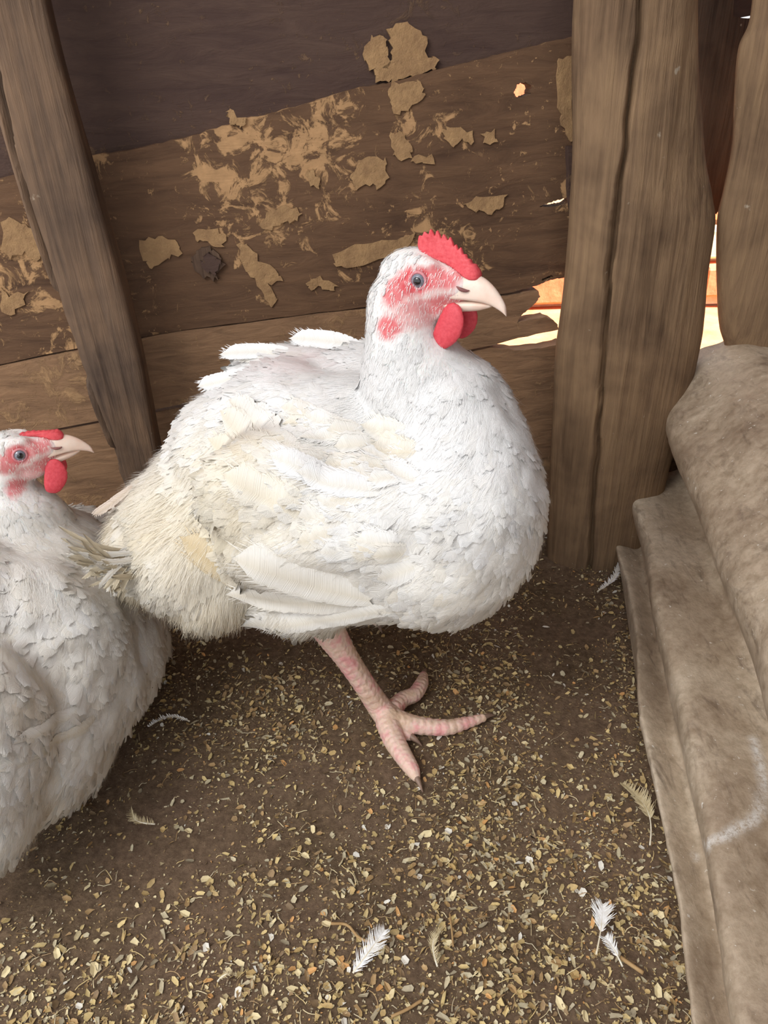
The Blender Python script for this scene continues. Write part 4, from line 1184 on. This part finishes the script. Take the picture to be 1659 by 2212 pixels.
while made < 290:
    px = rc.uniform(0, 1500); py = 1380 + 832 * rc.random() ** .75
    q = at_z(px, py, 0)
    if rc.random() > litter_density(q.x, q.y) or q.x > interp(paths[0], q.y) - .004: continue
    h = bv2.ray_cast(Vector((q.x, q.y, .5)), Vector((0, 0, -1)))
    if h[0] is not None: continue
    if (Vector((q.x, q.y)) - Vector((fC.x, fC.y))).length < .045 or (abs(px - 950) < 130 and 1440 < py < 1700): continue
    o = bpy.data.objects.new('husk_chip', chip_meshes[made % 14]); COL.objects.link(o)
    s = rc.uniform(.0022, .0044)
    o.scale = (s, s, s); o.rotation_euler = (rc.normal(0, .3), rc.normal(0, .3), rc.uniform(0, 6.28))
    o.location = (q.x, q.y, floor_z(q.x, q.y) + s * .45)
    cname = ['straw-yellow', 'pale cream', 'tan', 'grey-beige', 'straw-yellow', 'brown', 'pale cream', 'orange-brown', 'straw-yellow', 'tan', 'dull grey', 'pale cream', 'dark brown', 'whitish'][made % 14]
    zone = ('beside the foot of the folded sheet' if q.x > interp(paths[0], q.y) - .05 else 'on shaded floor behind the standing foot' if py < 1560 else
            'on the litter below the crouching hen' if px < 420 and py < 1960 else 'at the bottom left of the floor' if px < 620 and py > 1900 else
            'at the bottom right around the ragged feather' if px > 1050 and py > 1850 else 'around the bright white feather' if py > 1900 else 'in front of the standing foot')
    tag(o, '%s husk chip lying %s' % (cname, zone), 'chip', '%s chips %s' % (cname, zone))
    made += 1

# moulted feathers on the litter
def loose_feather(px, py, tx, ty, w, mat, label, bare=0.25, n=46, curve=0.1, seed=1, z=0.004):
    rg = random.Random(seed)
    a = at_z(px, py, z); b = at_z(tx, ty, z); a.z = max(a.z, .003)
    d = b - a; L = d.length; d.normalize(); s = Vector((-d.y, d.x, 0))
    root = empty('feather', (a.x, a.y, 0)); tag(root, label, 'feather', None)
    def spine(t_): return a + d * (L * t_) + s * (curve * L * math.sin(t_ * math.pi)) + Vector((0, 0, .003 * math.sin(t_ * math.pi)))
    vs, fs = tube([(*spine(t_), .0007 * (1 - t_ * .8)) for t_ in (0, .2, .4, .6, .8, 1)], 16, 6)
    adopt(mesh_obj('quill', vs, fs, M['quill']), root)
    VV = []; FF = []; k = 0
    for i in range(n):
        t_ = bare + (1 - bare) * i / (n - 1); p = spine(t_); wt = w * math.sin(math.pi * (.12 + .83 * (t_ - bare) / (1 - bare))) ** .7
        for sg in (1, -1):
            ln = wt * rg.uniform(.8, 1.25); dd = (s * sg + d * rg.uniform(.5, 1.1)).normalized()
            bw_ = L / n * .62
            for q_, ww in ((0, 1), (.5, .8), (1, .15)):
                c = p + dd * ln * q_ + Vector((0, 0, .0025 * q_ * q_ * rg.uniform(0, 1.6))) + d * (ln * .2 * q_ * q_)
                VV.append(c - d * bw_ * ww); VV.append(c + d * bw_ * ww + Vector((0, 0, .0002)))
            FF += [(k, k + 1, k + 3, k + 2), (k + 2, k + 3, k + 5, k + 4)]; k += 6
    adopt(mesh_obj('vane', VV, FF, M[mat]), root)
    return root
loose_feather(762, 2102, 830, 2010, .0085, 'loose', 'bright white downy feather at the bottom middle of the floor', .02, 50, -.04, 1)
loose_feather(945, 2088, 955, 2005, .0045, 'loose_tan', 'small cream curled feather right of the bright white one', .05, 30, .18, 2)
loose_feather(1288, 2062, 1302, 1955, .0090, 'loose', 'pale ragged feather with a bare quill near the lower right', .42, 34, -.02, 3)
loose_feather(1345, 2088, 1308, 2025, .0060, 'loose', 'short broken quill feather crossing the ragged one on the right', .3, 24, .02, 4)
loose_feather(1404, 1826, 1345, 1695, .0090, 'loose_tan', 'tan feather with a long pale quill beside the folded sheet', .38, 36, -.16, 5)
loose_feather(1290, 1278, 1335, 1215, .0055, 'loose', 'grey-white feather by the foot of the sheet behind the hen', .05, 30, -.12, 6)
loose_feather(410, 1558, 322, 1570, .0032, 'loose', 'thin wispy feather on the floor in front of the crouching hen', .05, 24, -.16, 7)
loose_feather(335, 1780, 285, 1748, .0045, 'loose_tan', 'wispy buff feather curl below the crouching hen', .03, 26, .25, 8)
loose_feather(470, 2120, 510, 2108, .0028, 'loose_tan', 'tiny cream feather tuft at the lower left of the floor', .03, 16, .1, 9)
loose_feather(1190, 1172, 1215, 1135, .0060, 'loose', 'pale fluff feather at the foot of the thick post', .03, 24, .1, 10)

# twigs and stalks
def stalk(pts, r, label):
    c = [(*at_z(x, y, r + .002), r) for x, y in pts]; c = [(a, b_, max(z, r), rr_) for a, b_, z, rr_ in c]
    vs, fs = tube(c, 14, 7); o = mesh_obj('stalk', vs, fs, M['stalk']); tag(o, label, 'stalk')
stalk([(715, 1995), (750, 1998), (775, 2025), (805, 2035), (835, 2030)], .0010, 'curved yellow straw just above the bright white feather')
stalk([(845, 2196), (880, 2180), (912, 2160)], .0010, 'short brown twig at the bottom edge of the floor')
stalk([(972, 1975), (976, 2010), (979, 2045)], .0007, 'thin upright straw beside the small cream feather')
stalk([(1340, 2068), (1365, 2085), (1390, 2102)], .0014, 'reddish-brown splinter right of the broken quill feather')
